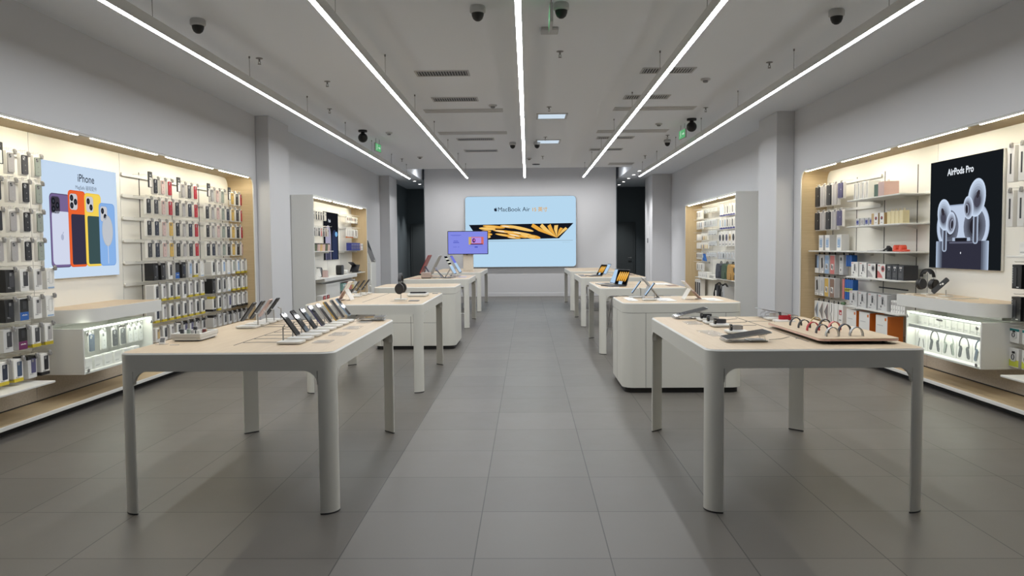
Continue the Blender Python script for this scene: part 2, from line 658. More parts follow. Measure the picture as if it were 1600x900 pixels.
# ------------------------------------------------------------------ recessed wall displays
def wall_display(xw, bk, sgn, label):
    """local frame: x runs along the wall, y goes into it (front at y=0), z up"""
    rz = PI / 2 if sgn < 0 else -PI / 2
    t = thing('recessed_wall_display', label, 'display wall', (xw, NDY0 if sgn < 0 else NDY1, 0), rz)
    L = NDY1 - NDY0
    D = abs(bk - xw)
    r = 0.13
    far = 1 if sgn < 0 else -1           # which local end is the far, rounded one

    def fx(u):                           # u measured from the near end
        return u if sgn < 0 else L - u
    # back panel
    p = MB()
    p.box(0, L, D, D + .03, 0.35, NZ, M_PANEL)
    for u in (1.6, 3.02, 4.46):
        p.box(fx(u) - .0015, fx(u) + .0015, D - .001, D, .35, NZ, M_GREY)
    p.build('back_panel', t)
    p = MB()
    p.box(0, L, D, D + .03, 0.09, 0.35, M_GREIGE)
    for u in (1.9, 3.0, 4.6, 6.0):
        p.box(fx(u) - .001, fx(u) + .001, D - .0012, D, .1, .35, M_GREY)
    p.box(0, L, D - .004, D, .088, .098, M_SLOT)
    p.build('lower_panel', t)
    for u in (4.85, 5.6, 6.35, 7.1, 1.35, 2.1, 0.6):
        q = MB()
        q.box(fx(u) - .006, fx(u) + .006, D - .003, D, .35, 2.2, M_SLOT)
        q.build('upright_slot', t)
    # lining: top board, far end board, rounded corner between them
    q = MB()
    outer, inner = [], []
    pts = [(0.0, NZ)] + [(L - r + r * math.sin(a), NZ - r + r * math.cos(a)) for a in [PI / 2 * i / 10 for i in range(11)]] + [(L, 0.0)]
    th = 0.011
    pts2 = [(0.0, NZ - 0.0)] + [(L - r + (r) * math.sin(a), NZ - r + r * math.cos(a)) for a in [PI / 2 * i / 10 for i in range(11)]] + [(L, 0.0)]
    for (u, z) in pts:
        outer.append((u, z))
    # inner skin
    v, f = [], []
    for (u, z) in outer:
        v += [(fx(u), 0.0, z), (fx(u), D, z)]
    for i in range(len(outer) - 1):
        q4 = [2 * i, 2 * i + 1, 2 * i + 3, 2 * i + 2]
        f.append(q4 if sgn > 0 else q4[::-1])
    n0 = len(v)
    for (u, z) in outer:                 # outer skin gives it thickness
        uu = u + (th if u > L - r else 0) if u > L - r else u
        v += [(fx(min(u + th * (1 if u > L - r - 1e-6 else 0), L + th)), 0.0, z + (th if z > NZ - r - 1e-6 else 0)), (fx(min(u + th * (1 if u > L - r - 1e-6 else 0), L + th)), D, z + (th if z > NZ - r - 1e-6 else 0))]
    for i in range(len(outer) - 1):
        q4 = [n0 + 2 * i, n0 + 2 * i + 1, n0 + 2 * i + 3, n0 + 2 * i + 2]
        f.append(q4[::-1] if sgn > 0 else q4)
    q.add(v, f, M_OAK)
    # pale front edging
    e = MB()
    e.tube([(fx(u), -.004, z) for (u, z) in outer], 0.009, M_WHITE, n=6)
    e.build('edging', t)
    q.build('lining', t)
    q = MB()
    q.box(fx(0) - (0.03 if sgn < 0 else 0), fx(0) + (0 if sgn < 0 else 0.03), 0, D, 0, NZ, M_OAKZ)
    q.build('near_end_board', t)
    # plinth with its pale nosing and black toe kick
    q = MB()
    q.box(0, L, 0.0, D, 0.06, 0.088, M_OAK)
    q.box(0, L, -.012, 0.0, 0.058, 0.09, M_WHITE, .003)
    q.build('plinth', t)
    q = MB()
    q.box(0, L, 0.075, D, 0.0, 0.06, M_TOE)
    q.build('toe_kick', t)
    # warm strips
    u = 0.55
    while u < L - .5:
        s = MB()
        s.box(fx(u), fx(u + 1.22), .022, .0335, NZ - .006, NZ - .0005, M_WARM)
        s.build('led_strip', t, smooth=0)
        u += 1.42
    return t


wall_display(XL, BKL, -1, 'long oak-lined recessed display wall around the phone poster')
wall_display(XR, BKR, 1, 'long oak-lined recessed display wall around the earbud poster')
# ------------------------------------------------------------------ tables and counters
TH = 0.84
TLX0, TLX1 = -2.105, -0.99         # the two rows of tables
TRX0, TRX1 = 0.905, 2.012
CLX0, CLX1 = -2.075, -0.972        # their cabinets
CRX0, CRX1 = 0.88, 1.985


def rim(b, w, d, R):
    """white eased edge round a wooden top"""
    o, p, q = rrect(w, d, R, 8), rrect(w - .012, d - .012, R - .006, 8), rrect(w - .018, d - .018, R - .009, 8)
    n = len(o)
    v = [(a[0], a[1], TH - .008) for a in o] + [(a[0], a[1], TH - .0005) for a in p]
    b.add(v, [[i, (i + 1) % n, n + (i + 1) % n, n + i] for i in range(n)] + [list(range(n, 2 * n)), list(range(n))[::-1]], M_WHITE)
    b.prism(q, TH - .006, TH, M_TOP, 'z')


def shop_table(name, label, x0, x1, y0, y1, slot=True, cat='table', dirs=None):
    w, d = x1 - x0, y1 - y0
    cx, cy = (x0 + x1) / 2, (y0 + y1) / 2
    t = thing(name, label, cat, (cx, cy, 0), 0, 'white display tables on four legs')
    R = 0.075
    ap = 0.745
    b = MB()
    b.prism(rrect(w, d, R, 8), ap, TH - .008, M_TABLE, 'z')
    b.build('apron', t)
    b = MB()
    rim(b, w, d, R)
    if slot:
        if slot == 'x':
            b.box(-w / 2 + .25, w / 2 - .25, -.004, .004, TH, TH + .0004, M_SLOT)
        else:
            xs = -.065 if cx < 0 else .06
            b.box(xs - .004, xs + .004, -d / 2 + .30, d / 2 - .05, TH, TH + .0004, M_SLOT)
    b.build('tabletop', t)
    lw = 0.085
    for sx in (-1, 1):
        for sy in (-1, 1):
            g = MB()
            # leg: rounded outer corner, flat diagonal inner face
            o = [(lw, 0.004)] + [(lw - R + R * math.cos(a), lw - R + R * math.sin(a)) for a in [PI / 2 * i / 9 for i in range(10)]] + [(0.004, lw), (0.0, lw - .006), (lw - .006, 0.0)]
            pts = [(sx * (w / 2 - lw + p[0]), sy * (d / 2 - lw + p[1])) for p in o]
            if sx * sy < 0:
                pts = pts[::-1]
            g.prism(pts, 0.008, ap, M_TABLE, 'z')
            # curved brackets up into the apron, along both sides
            rr = 0.07
            arc = [(rr - rr * math.sin(a), -rr + rr * math.cos(a)) for a in [PI / 2 * i / 8 for i in range(9)]]
            base = [(0, 0)] + [(p[0], p[1]) for p in arc]      # from leg edge (0,-rr) to (rr,0)
            for ax in ('x', 'y'):
                if ax == 'x':
                    e = sx * (w / 2 - lw)
                    q = [(e - sx * p[0], ap + p[1]) for p in base]
                    y_in, y_out = sy * (d / 2 - .03), sy * (d / 2 - .0)
                    if sx > 0: q = q[::-1]
                    g.prism(q[::-1], min(y_in, y_out), max(y_in, y_out), M_TABLE, 'y')
                else:
                    e = sy * (d / 2 - lw)
                    q = [(e - sy * p[0], ap + p[1]) for p in base]
                    x_in, x_out = sx * (w / 2 - .03), sx * (w / 2 - .0)
                    if sy > 0: q = q[::-1]
                    g.prism(q[::-1], min(x_in, x_out), max(x_in, x_out), M_TABLE, 'x')
            ob = g.build('leg', t)
            ft = MB()
            ft.prism([(p[0] * 1.0, p[1] * 1.0) for p in pts], 0.0, 0.008, M_DARK, 'z')
            ft.build('foot_pad', ob)
    return t


def drawer_cabinet(name, label, x0, x1, y0, y1, front):
    w, d = x1 - x0, y1 - y0
    t = thing(name, label, 'cabinet', ((x0 + x1) / 2, (y0 + y1) / 2, 0))
    R = 0.11
    b = MB()
    b.prism(rrect(w, d, R, 8), 0.05, 0.745, M_TABLE, 'z')
    b.build('body', t)
    b = MB()
    b.prism(rrect(w - .05, d - .05, R - .02, 8), 0.0, 0.05, M_TOE, 'z')
    b.build('toe_kick', t)
    b = MB()
    b.prism(rrect(w, d, R, 8), 0.749, TH - .008, M_TABLE, 'z')
    b.prism(rrect(w - .01, d - .01, R, 8), 0.745, 0.749, M_LINE, 'z')
    b.build('apron', t)
    b = MB()
    rim(b, w, d, R)
    b.build('top', t)
    yf = -d / 2
    if front == 'doors':
        xs = [-w / 2 + R + .1, w / 2 - R - .05]
        e = MB()
        e.box(xs[0] - .0015, xs[0] + .0015, yf - .001, yf + .004, .052, .745, M_LINE)
        e.box(xs[1] - .0015, xs[1] + .0015, yf - .001, yf + .004, .052, .745, M_LINE)
        e.build('seam', t)
        e = MB()
        e.box(xs[0] + .002, xs[1] - .002, yf - .0012, yf + .01, .053, .742, M_TABLE)
        e.build('front_panel', t)
        e = MB()
        e.box(-w / 2 - .001, -w / 2 + .004, -.0015, .0015, .052, .745, M_LINE)
        e.build('side_seam', t)
    else:
        xa, xb = -w / 2 + R + .0, w / 2 - R - .1
        for (z0, z1) in ((.055, .36), (.364, .62), (.624, .742)):
            for (p, q) in ((xa, (xa + xb) / 2 + .001), ((xa + xb) / 2 + .003, xb)):
                e = MB()
                e.box(p + .002, q - .002, yf - .0014, yf + .01, z0, z1, M_TABLE)
                o = e.build('drawer', t)
        e = MB()
        for z in (.362, .622):
            e.box(xa, xb, yf - .0008, yf + .004, z - .003, z + .003, M_LINE)
        for x in (xa, (xa + xb) / 2 + .002, xb):
            e.box(x - .003, x + .003, yf - .0008, yf + .004, .055, .742, M_LINE)
        e.build('seam', t)
        e = MB()
        e.cyl((xb - .06, yf - .0014, .7), (xb - .06, yf - .006, .7), .012, M_DARK)
        e.build('lock', t)
    return t


shop_table('display_table', 'front white display table carrying the slanted phones', TLX0, TLX1, 3.87, 5.68)
shop_table('display_table', 'front white display table carrying the watches and strap board', TRX0, TRX1, 3.88, 5.70)
shop_table('display_table', 'white display table carrying the black headphones, behind the phone table', TLX0, TLX1, 7.17, 8.98)
drawer_cabinet('drawer_cabinet', 'white drawer cabinet with bare wooden top behind the headphone table', CLX0, CLX1, 10.28, 11.30, 'drawers')
shop_table('display_table', 'white display table carrying the upright slanted desktop computers', TLX0, TLX1, 12.93, 14.74)
shop_table('display_table', 'far white counter table under the purple video screen', TLX0, TLX1, 16.28, 19.2, slot=False)
drawer_cabinet('door_cabinet', 'white closed cabinet with rounded corners carrying the pink tablet', CRX0, CRX1, 7.12, 8.08, 'doors')
shop_table('display_table', 'white display table just behind the closed white cabinet', TRX0, TRX1, 9.70, 11.52, slot='x')
shop_table('display_table', 'white laptop table, third of the tables along the watch side', TRX0, TRX1, 13.06, 15.0)
shop_table('display_table', 'far bare white table nearest the big light box on the watch side', TRX0, TRX1, 16.32, 19.05, slot=False)
# ------------------------------------------------------------------ goods hung and stood on the wall displays
COLS = {
    'black': rgb(38, 39, 44), 'navy': rgb(44, 50, 66), 'pink': rgb(205, 178, 172), 'red': rgb(176, 34, 48), 'grey': rgb(176, 172, 170),
    'yellow': rgb(206, 170, 88), 'sage': rgb(150, 158, 148), 'charcoal': rgb(66, 66, 70), 'clear': rgb(222, 224, 220), 'blue': rgb(66, 82, 104),
    'purple': rgb(84, 82, 116), 'white': rgb(226, 224, 220), 'green': rgb(84, 116, 84), 'brown': rgb(140, 112, 96), 'orange': rgb(214, 118, 40),
    'teal': rgb(20, 110, 110), 'cream': rgb(226, 212, 168), 'tan': rgb(200, 172, 124), 'lime': rgb(190, 196, 70), 'lightblue': rgb(150, 176, 206),
    'cobalt': rgb(40, 96, 172), 'coral': rgb(204, 120, 116), 'maroon': rgb(120, 66, 66), 'olive': rgb(92, 100, 84), 'darkgreen': rgb(62, 84, 76),
    'mint': rgb(140, 176, 168), 'royal': rgb(58, 66, 140), 'magenta': rgb(110, 40, 90),
}


def pm(c, rough=0.5):
    return mat('goods ' + c, COLS[c], rough, spec=0.35)


M_CARD = mat('white card', rgb(234, 231, 225), 0.6, spec=0.25)
M_CARTON = mat('white carton', rgb(234, 232, 227), 0.5, spec=0.3)
M_GREYBOX = mat('pale grey carton', rgb(204, 203, 201), 0.5, spec=0.3)
M_RAIL = mat('white rail', rgb(230, 228, 222), 0.4)
M_YEL = mat('yellow print', rgb(198, 176, 40), 0.5)
M_PINKT = mat('pale pink carton', rgb(222, 188, 176), 0.55)
CACHE = {}


def cached(key, fn):
    if key not in CACHE:
        CACHE[key] = fn()
    return CACHE[key]


def tag_mesh():
    b = MB()
    b.at((.018, -.036, -.002), (math.radians(-12), 0, math.radians(8)))
    b.box(-.012, .012, -.010, .010, -.024, .018, M_TAG, .004)
    b.box(-.006, .006, -.014, -.010, -.012, .006, M_GREY, .001)
    return b.mesh('security_tag')


def hook_mesh():
    b = MB()
    b.tube([(0, 0, .012), (0, -.17, .012), (0, -.178, .02)], .0022, M_RAIL, n=6)
    return b.mesh('hook')


def card_mesh(w, h, d):
    b = MB()
    b.box(-w / 2, w / 2, -d, 0, -h, 0, M_CARD, .002)
    for x in (-1, 1):
        b.box(x * .005, x * .012, -d * .6, -d * .4, 0, .027, M_CARD)
    b.box(-.012, .012, -d * .6, -d * .4, .0245, .029, M_CARD)
    return b.mesh('card')


def case_mesh(col, w, h, d):
    b = MB()
    z = -.016 - h / 2
    m = pm(col)
    b.prism(rrect(w, h, .011, 4, 0, z), -d + .001, -d - .010, m, 'y')
    # camera island and lens, upper corner
    b.prism(rrect(.027, .030, .007, 3, -w / 2 + .021, z + h / 2 - .024), -d - .010, -d - .0118, M_LGREY if col in ('black', 'navy', 'charcoal', 'red', 'blue') else M_GREY, 'y')
    b.cyl((-w / 2 + .015, -d - .0118, z + h / 2 - .018), (-w / 2 + .015, -d - .0132, z + h / 2 - .018), .0052, M_BLACK, n=8)
    b.cyl((-w / 2 + .027, -d - .0118, z + h / 2 - .031), (-w / 2 + .027, -d - .0132, z + h / 2 - .031), .0052, M_BLACK, n=8)
    # ring mark
    mk = M_GREY if col != 'grey' else M_LGREY
    b.prism(rrect(.009, .011, .003, 2, 0, z - .004), -d - .010, -d - .0108, mk, 'y')
    b.prism(rrect(.012, .006, .002, 2, 0, z - .045), -d - .010, -d - .0106, mk, 'y')
    return b.mesh('phone_case')


def phone_case_pack(col, loc, rz, label, group):
    t = thing('phone_case_pack', label, 'phone case', loc, rz, group)
    d = .03
    put('card', cached(('card', d), lambda: card_mesh(.082, .178, d)), t)
    put('phone_case', cached(('case', col, d), lambda: case_mesh(col, .072, .150, d)), t)
    put('security_tag', cached('tag', lambda: tag_mesh()), t, (.006, -d + .012, 0))
    return t


def header_pack(loc, rz, label, group):
    t = thing('header_card_pack', label, 'phone case', loc, rz, group)

    def f():
        b = MB()
        b.prism(rrect(.085, .165, .006, 3, 0, -.035), -.054, -.062, M_BLACK, 'y')
        b.box(-.006, .006, -.060, -.054, .04, .048, M_BLACK)
        return b.mesh('backing_board')

    def g():
        b = MB()
        b.prism(rrect(.05, .098, .006, 3, .004, -.063), -.062, -.0635, M_CARD, 'y')
        b.prism(rrect(.02, .02, .004, 3, -.008, -.031), -.0635, -.0645, M_DARK, 'y')
        b.cyl((-.012, -.0645, -.027), (-.012, -.066, -.027), .004, M_LGREY, n=8)
        b.cyl((-.004, -.0645, -.035), (-.004, -.066, -.035), .004, M_LGREY, n=8)
        for i, w in enumerate((.03, .02)):
            b.box(-w / 2, w / 2, -.0628, -.062, .012 - i * .008, .016 - i * .008, M_LGREY)
        return b.mesh('picture')
    put('backing_board', cached('hdr_b', f), t)
    put('picture', cached('hdr_p', g), t)
    return t


def box_mesh(w, h, d, m, top=None, base=None, side=None):
    b = MB()
    b.box(-w / 2, w / 2, -d, 0, -h, 0, m, .002)
    if base:
        b.box(-w / 2 - .0006, w / 2 + .0006, -d - .0006, .0, -h - .0004, -h + .026, base)
    if top:
        b.box(-w / 2 - .0006, w / 2 + .0006, -d - .0006, .0, -.026, .0004, top)
    if side:
        b.box(-w / 2 - .0006, -w / 2 + .002, -d + .01, -.01, -h + .012, -.012, side)
        b.box(w / 2 - .002, w / 2 + .0006, -d + .01, -.01, -h + .012, -.012, side)
    return b.mesh('carton')


def window_mesh(w, h, d, col, dx=0.012):
    """printed window with the phone case seen inside, dark or tinted"""
    b = MB()
    ww, hh = w * .52, h * .66
    z = -h * .44
    b.prism(rrect(ww, hh, .006, 3, dx, z), -d - .0004, -d - .002, pm(col), 'y')
    b.prism(rrect(ww * .42, ww * .42, .005, 3, dx - ww * .18, z + hh / 2 - ww * .3), -d - .002, -d - .003, M_GREY if col != 'grey' else M_DARK, 'y')
    b.box(-w * .3, w * .05, -d - .0012, -d - .0004, -h + .030, -h + .034, M_GREY)
    b.box(-w * .3, -w * .02, -d - .0012, -d - .0004, -h + .038, -h + .041, M_LGREY)
    return b.mesh('window')


def band_mesh(w, h, d, col):
    b = MB()
    b.box(-w / 2 + .002, w / 2 - .002, -d - .0016, -d - .0002, -h + .002, -h * .62, pm(col))
    b.box(-w / 2 + .002, w / 2 - .002, -d - .0016, -d - .0002, -h * .62, -.004, M_BLACK)
    b.prism(rrect(w * .4, h * .34, .005, 3, 0, -h * .30), -d - .0016, -d - .003, M_DARK, 'y')
    for i in range(5):
        x = -w * .26 + i * w * .12
        b.box(x, x + w * .08, -d - .0024, -d - .0016, -h * .78, -h * .74 + (.003 if i % 2 else 0), M_CARD)
    return b.mesh('printed_front')


def outline_mesh(w, h, d, m):
    """line drawing of a phone case on a pale carton"""
    b = MB()
    p = rrect(w * .46, h * .58, .012, 4, .004, -h * .44)
    b.tube([(q[0], -d - .0006, q[1]) for q in p], .0013, m, n=4, closed=True)
    b.box(-w * .36, w * .4, -d - .0012, -d - .0002, -h + .006, -h + .018, pm('lightblue'))
    b.cyl((-w * .34, -d - .0002, -h * .52), (-w * .34, -d - .0015, -h * .52), .003, M_DARK, n=8)
    b.cyl((-w * .34, -d - .0002, -h * .62), (-w * .34, -d - .0015, -h * .62), .003, M_DARK, n=8)
    return b.mesh('printed_front')


def boxed_case(style, loc, rz, label, group, w=.098, h=.172, d=.085, tagged=True):
    """boxed phone case hung from a rail; style = (look, window colour)"""
    look, col = style
    t = thing('boxed_phone_case', label, 'boxed phone case', loc, rz, group)
    key = (look, w, h, d)
    cm = {'plain': M_CARTON, 'yellow': M_CARTON, 'blacktop': M_GREYBOX, 'blackbase': M_CARTON, 'dark': M_BLACK, 'band': M_GREYBOX, 'outline': M_CARTON, 'header': M_CARTON, 'grey': M_GREYBOX}[look]
    put('carton', cached(('bx',) + key, lambda: box_mesh(w, h, d, cm, top={'blacktop': M_BLACK, 'header': M_YEL}.get(look), base={'yellow': M_YEL, 'blackbase': M_BLACK, 'header': M_BLACK}.get(look), side=M_GREYBOX if look in ('plain', 'yellow', 'blackbase') else None)), t)
    if look == 'outline':
        put('printed_front', cached(('ol',) + key, lambda: outline_mesh(w, h, d, M_LGREY)), t)
    elif look == 'band':
        put('printed_front', cached(('bd', col) + key, lambda: band_mesh(w, h, d, col)), t)
    else:
        put('window', cached(('wn', col) + key, lambda: window_mesh(w, h, d, col)), t)
    if tagged:
        put('security_tag', cached('tag', lambda: tag_mesh()), t, (w * .22, -d + .022, .006))
    return t


def display_rail(x, y0, y1, z, rz, label, hooks, group):
    """white bar on the back panel with one prong per article; local x along the wall"""
    n = abs(y1 - y0)
    t = thing('display_rail', label, 'display rail', (x, y0 if rz > 0 else y1, z), rz, group)
    b = MB()
    b.prism(rrect(n, .034, .016, 5, n / 2, 0), -.004, -.022, M_RAIL, 'y')
    b.build('bar', t)
    for hx in hooks:
        u = (hx - y0) if rz > 0 else (y1 - hx)
        put('hook', cached('hook', hook_mesh), t, (u, -.022, 0))
    return t


LZ, RZ = PI / 2, -PI / 2
XPL = BKL + .15          # where hung goods start, left wall (their backs)
ROWZ = [2.142, 1.922, 1.690, 1.458]
BOXZ = [1.226, 1.000, .776, .540]
RN = ['top', 'second', 'third', 'fourth', 'fifth', 'sixth', 'seventh', 'lowest']
# near block (in front of the poster)
NEARY = [5.75, 5.917, 6.083, 6.245]
near_cases = [['HDR', 'grey', 'charcoal', 'sage'], ['black', 'grey', 'black', 'sage'], ['black', 'grey', 'black', 'sage'], ['grey', 'grey', 'black', 'sage']]
for r in range(4):
    display_rail(BKL, 5.0, 6.33, ROWZ[r] + .008, LZ, 'white display rail before the phone poster, %s from the top' % ORD[r], NEARY, 'rails before the phone poster')
    for c in range(4):
        k = near_cases[r][c]
        lab = 'case on %s rail before the phone poster, %s out from the poster' % (RN[r], ORD[3 - c])
        if k == 'HDR':
            header_pack((XPL, NEARY[c], ROWZ[r]), LZ, 'black header card ' + lab, 'phone cases before the phone poster')
        else:
            phone_case_pack(k, (XPL, NEARY[c], ROWZ[r]), LZ, k + ' phone ' + lab, 'phone cases before the phone poster')
near_boxes = [[('dark', 'charcoal'), ('plain', 'charcoal'), ('plain', 'grey'), ('outline', '')],
              [('dark', 'black'), ('band', 'cobalt'), ('plain', 'grey'), ('outline', '')],
              [('grey', 'charcoal'), ('band', 'magenta'), ('yellow', 'charcoal'), ('yellow', 'grey')],
              [('yellow', 'navy'), ('yellow', 'blue'), ('blacktop', 'purple'), ('blackbase', 'black')]]
LOOKS = {'dark': 'black pack', 'plain': 'white box', 'outline': 'pale box with case drawing', 'band': 'box with %s band', 'grey': 'grey box', 'yellow': 'white box with yellow base', 'blacktop': 'grey box with black top', 'blackbase': 'white box with black base', 'header': 'white box with yellow header'}


def look_name(s):
    n = LOOKS[s[0]]
    if '%s' in n:
        return n % {'cobalt': 'blue', 'magenta': 'purple'}[s[1]]
    return n


for r in range(4):
    display_rail(BKL, 5.0, 6.33, BOXZ[r] + .010, LZ, 'white display rail before the phone poster, %s from the top' % ORD[r + 4], NEARY, 'rails before the phone poster')
    for c in range(4):
        s = near_boxes[r][c]
        y = NEARY[c] - (0, .02, .05, .13)[r]
        boxed_case(s, (BKL + .145, y, BOXZ[r]), LZ, '%s on %s rail before the phone poster, %s out from it' % (look_name(s), RN[r + 4], ORD[3 - c]), 'boxed cases before the phone poster', w=.105, d=.11 if r < 3 else .12)

# far block (beyond the poster)
FARY = [8.075 + .1655 * i for i in range(8)] + [9.565 + .1665 * i for i in range(8)]
H = 'HDR'
far_cases = [
    [H, 'black', 'pink', 'red', H, 'grey', 'charcoal', 'red', H, 'grey', 'pink', 'sage', H, 'yellow', 'black', 'red'],
    ['black', 'charcoal', 'pink', 'red', 'black', 'grey', 'navy', 'red', 'black', 'grey', 'pink', 'sage', 'navy', 'yellow', 'charcoal', 'red'],
    ['black', 'navy', 'pink', 'yellow', 'black', 'grey', 'navy', 'red', 'black', 'grey', 'pink', 'sage', 'navy', 'yellow', 'black', 'red'],
    ['charcoal', 'navy', 'pink', 'yellow', 'black', 'grey', 'charcoal', 'red', 'black', 'navy', 'grey', 'sage', 'black', 'yellow', 'black', 'pink']]
for r in range(4):
    for bay in (0, 1):
        display_rail(BKL, 7.86 if bay == 0 else 9.38, 9.34 if bay == 0 else 10.68, ROWZ[r] + .008, LZ, 'white display rail beyond the phone poster, %s from the top in the %s bay' % (ORD[r], 'nearer' if bay == 0 else 'farther'), FARY[bay * 8:bay * 8 + 8], 'rails beyond the phone poster')
    for c in range(16):
        k = far_cases[r][c]
        lab = 'case on %s rail beyond the phone poster, %s from the poster' % (RN[r], ORD[c])
        if k == H:
            header_pack((XPL, FARY[c], ROWZ[r]), LZ, 'black header card ' + lab, 'phone cases beyond the phone poster')
        else:
            phone_case_pack(k, (XPL, FARY[c], ROWZ[r]), LZ, k + ' phone ' + lab, 'phone cases beyond the phone poster')
Y_, Dk, Pl, Gy, Bb, Bt = 'yellow', 'dark', 'plain', 'grey', 'blackbase', 'blacktop'
far_boxes = [
    [(Dk, 'charcoal'), (Dk, 'charcoal'), (Pl, 'charcoal'), ('band', 'cobalt'), (Dk, 'navy'), (Gy, 'lightblue'), (Y_, 'charcoal'), ('outline', ''), (Pl, 'black'), (Pl, 'grey'), (Pl, 'lightblue'), ('outline', ''), (Pl, 'sage'), (Y_, 'lightblue'), (Y_, 'grey'), (Y_, 'lightblue')],
    [(Y_, 'charcoal'), (Y_, 'grey'), (Y_, 'charcoal'), (Y_, 'charcoal'), (Pl, 'charcoal'), (Y_, 'grey'), (Y_, 'charcoal'), (Y_, 'grey'), (Dk, 'charcoal'), (Pl, 'charcoal'), (Gy, 'charcoal'), ('outline', ''), (Y_, 'grey'), (Y_, 'charcoal'), (Y_, 'grey'), (Y_, 'grey')],
    [(Y_, 'navy'), (Y_, 'grey'), (Y_, 'charcoal'), (Y_, 'charcoal'), (Y_, 'charcoal'), (Y_, 'grey'), (Y_, 'black'), (Y_, 'charcoal'), ('header', 'black'), (Y_, 'black'), (Gy, 'grey'), (Gy, 'purple'), (Bb, 'grey'), (Bb, 'grey'), (Bb, 'grey'), (Bb, 'grey')],
    [(Pl, 'tan'), (Pl, 'charcoal'), (Pl, 'grey'), (Pl, 'black'), (Bt, 'purple'), (Bt, 'purple'), (Bt, 'grey'), (Bt, 'charcoal'), (Bt, 'grey'), (Gy, 'grey'), (Gy, 'charcoal'), (Bt, 'charcoal'), (Bt, 'grey'), (Bt, 'charcoal'), (Bt, 'grey'), (Bt, 'charcoal')]]
for r in range(4):
    for bay in (0, 1):
        display_rail(BKL, 7.86 if bay == 0 else 9.38, 9.34 if bay == 0 else 10.68, BOXZ[r] + .010, LZ, 'white display rail beyond the phone poster, %s from the top in the %s bay' % (ORD[r + 4], 'nearer' if bay == 0 else 'farther'), FARY[bay * 8:bay * 8 + 8], 'rails beyond the phone poster')
    for c in range(16):
        s = far_boxes[r][c]
        boxed_case(s, (BKL + .14, FARY[c], BOXZ[r]), LZ, '%s on %s rail beyond the phone poster, %s from the poster' % (look_name(s), RN[r + 4], ORD[c]), 'boxed cases beyond the phone poster', w=.098, h=.182 if r < 3 else .15, d=.10)


# ------------------------------------------------------------------ shelves
def wall_shelf(bk, xf, y0, y1, z, label, group):
    t = thing('wall_shelf', label, 'shelf', (bk, y0, z), 0, group)
    b = MB()
    s = 1 if xf > bk else -1
    b.box(0, xf - bk, 0, y1 - y0, -.016, 0, M_WHITE, .003)
    b.build('board', t)
    for yy in (.25, y1 - y0 - .25):
        c = MB()
        c.prism([(0, -.016), (s * .17, -.016), (0, -.06)][::s], yy - .003, yy + .003, M_WHITE, 'y')
        c.build('bracket', t)
    return t


wall_shelf(BKL, -3.76, 3.7, 6.01, .338, 'low white shelf under the boxes before the phone poster', 'low shelves')
wall_shelf(BKR, 3.74, 3.7, 6.14, .322, 'low white shelf under the packs before the earbud poster', 'low shelves')


# ------------------------------------------------------------------ light-box posters
def flat(b, pts, m, k=0):
    """printed shape on the poster face; k = ink layer"""
    b.poly([(p[0], -.0003 * (k + 1), p[1]) for p in pts], m)


def G(name, col, k=1.0):
    return glow('print ' + name, col, SIGN_POWER * k)


def poster_frame(t, w, h, d=.025, m=None):
    b = MB()
    b.box(-w / 2, w / 2, 0, d, 0, h, m or M_WHITE, .004)
    b.build('frame', t)


# phones on pale blue
PW, PH = 1.215, 1.035
t = thing('light_box_poster', 'pale blue light-box poster of four coloured phones on the wall', 'poster', (BKL + .027, 7.135, 1.118), LZ)
poster_frame(t, PW, PH)
b = MB()
flat(b, [(-PW / 2 + .004, .004), (PW / 2 - .004, .004), (PW / 2 - .004, PH - .004), (-PW / 2 + .004, PH - .004)], G('sky', rgb(204, 224, 246)))


def poster_phone(x, w, z0, z1, body, rim, cams, k, wallet=None, card=None, puck=False):
    cx, cz, hh = x + w / 2, (z0 + z1) / 2, z1 - z0
    flat(b, rrect(w, hh, .045, 6, cx, cz), rim, k)
    flat(b, rrect(w - .016, hh - .016, .04, 6, cx, cz), body, k + 1)
    ix, iz = x + .085, z1 - .105
    flat(b, rrect(.135, .16, .035, 5, ix, iz), rim, k + 2)
    flat(b, rrect(.122, .147, .03, 5, ix, iz), G('island' if rim != DK else 'islandk', rgb(206, 206, 210) if rim != DK else rgb(60, 56, 66)), k + 3)
    for (dx, dz) in cams:
        flat(b, ell(ix + dx, iz + dz, .027, .030, 14), G('lens', rgb(28, 30, 36)), k + 4)
        flat(b, ell(ix + dx, iz + dz, .012, .013, 10), G('lens2', rgb(62, 66, 78)), k + 5)
    if wallet:
        flat(b, rrect(w - .05, hh * .66, .02, 4, cx + .015, z0 + hh * .36), wallet, k + 3)
    if card:
        flat(b, rrect(w - .03, hh * .72, .04, 5, cx + .012, z0 + hh * .40), card, k + 3)
    if puck:
        flat(b, ell(cx + .0, z0 + hh * .56, .098, .152, 28), G('puckrim', rgb(170, 176, 184)), k + 3)
        flat(b, ell(cx + .0, z0 + hh * .56, .094, .147, 28), G('puck', rgb(196, 200, 206)), k + 4)
        flat(b, [(cx - .004, z0 + .02), (cx + .004, z0 + .02), (cx + .004, z0 + hh * .4), (cx - .004, z0 + hh * .4)], G('cord', rgb(222, 226, 232)), k + 4)


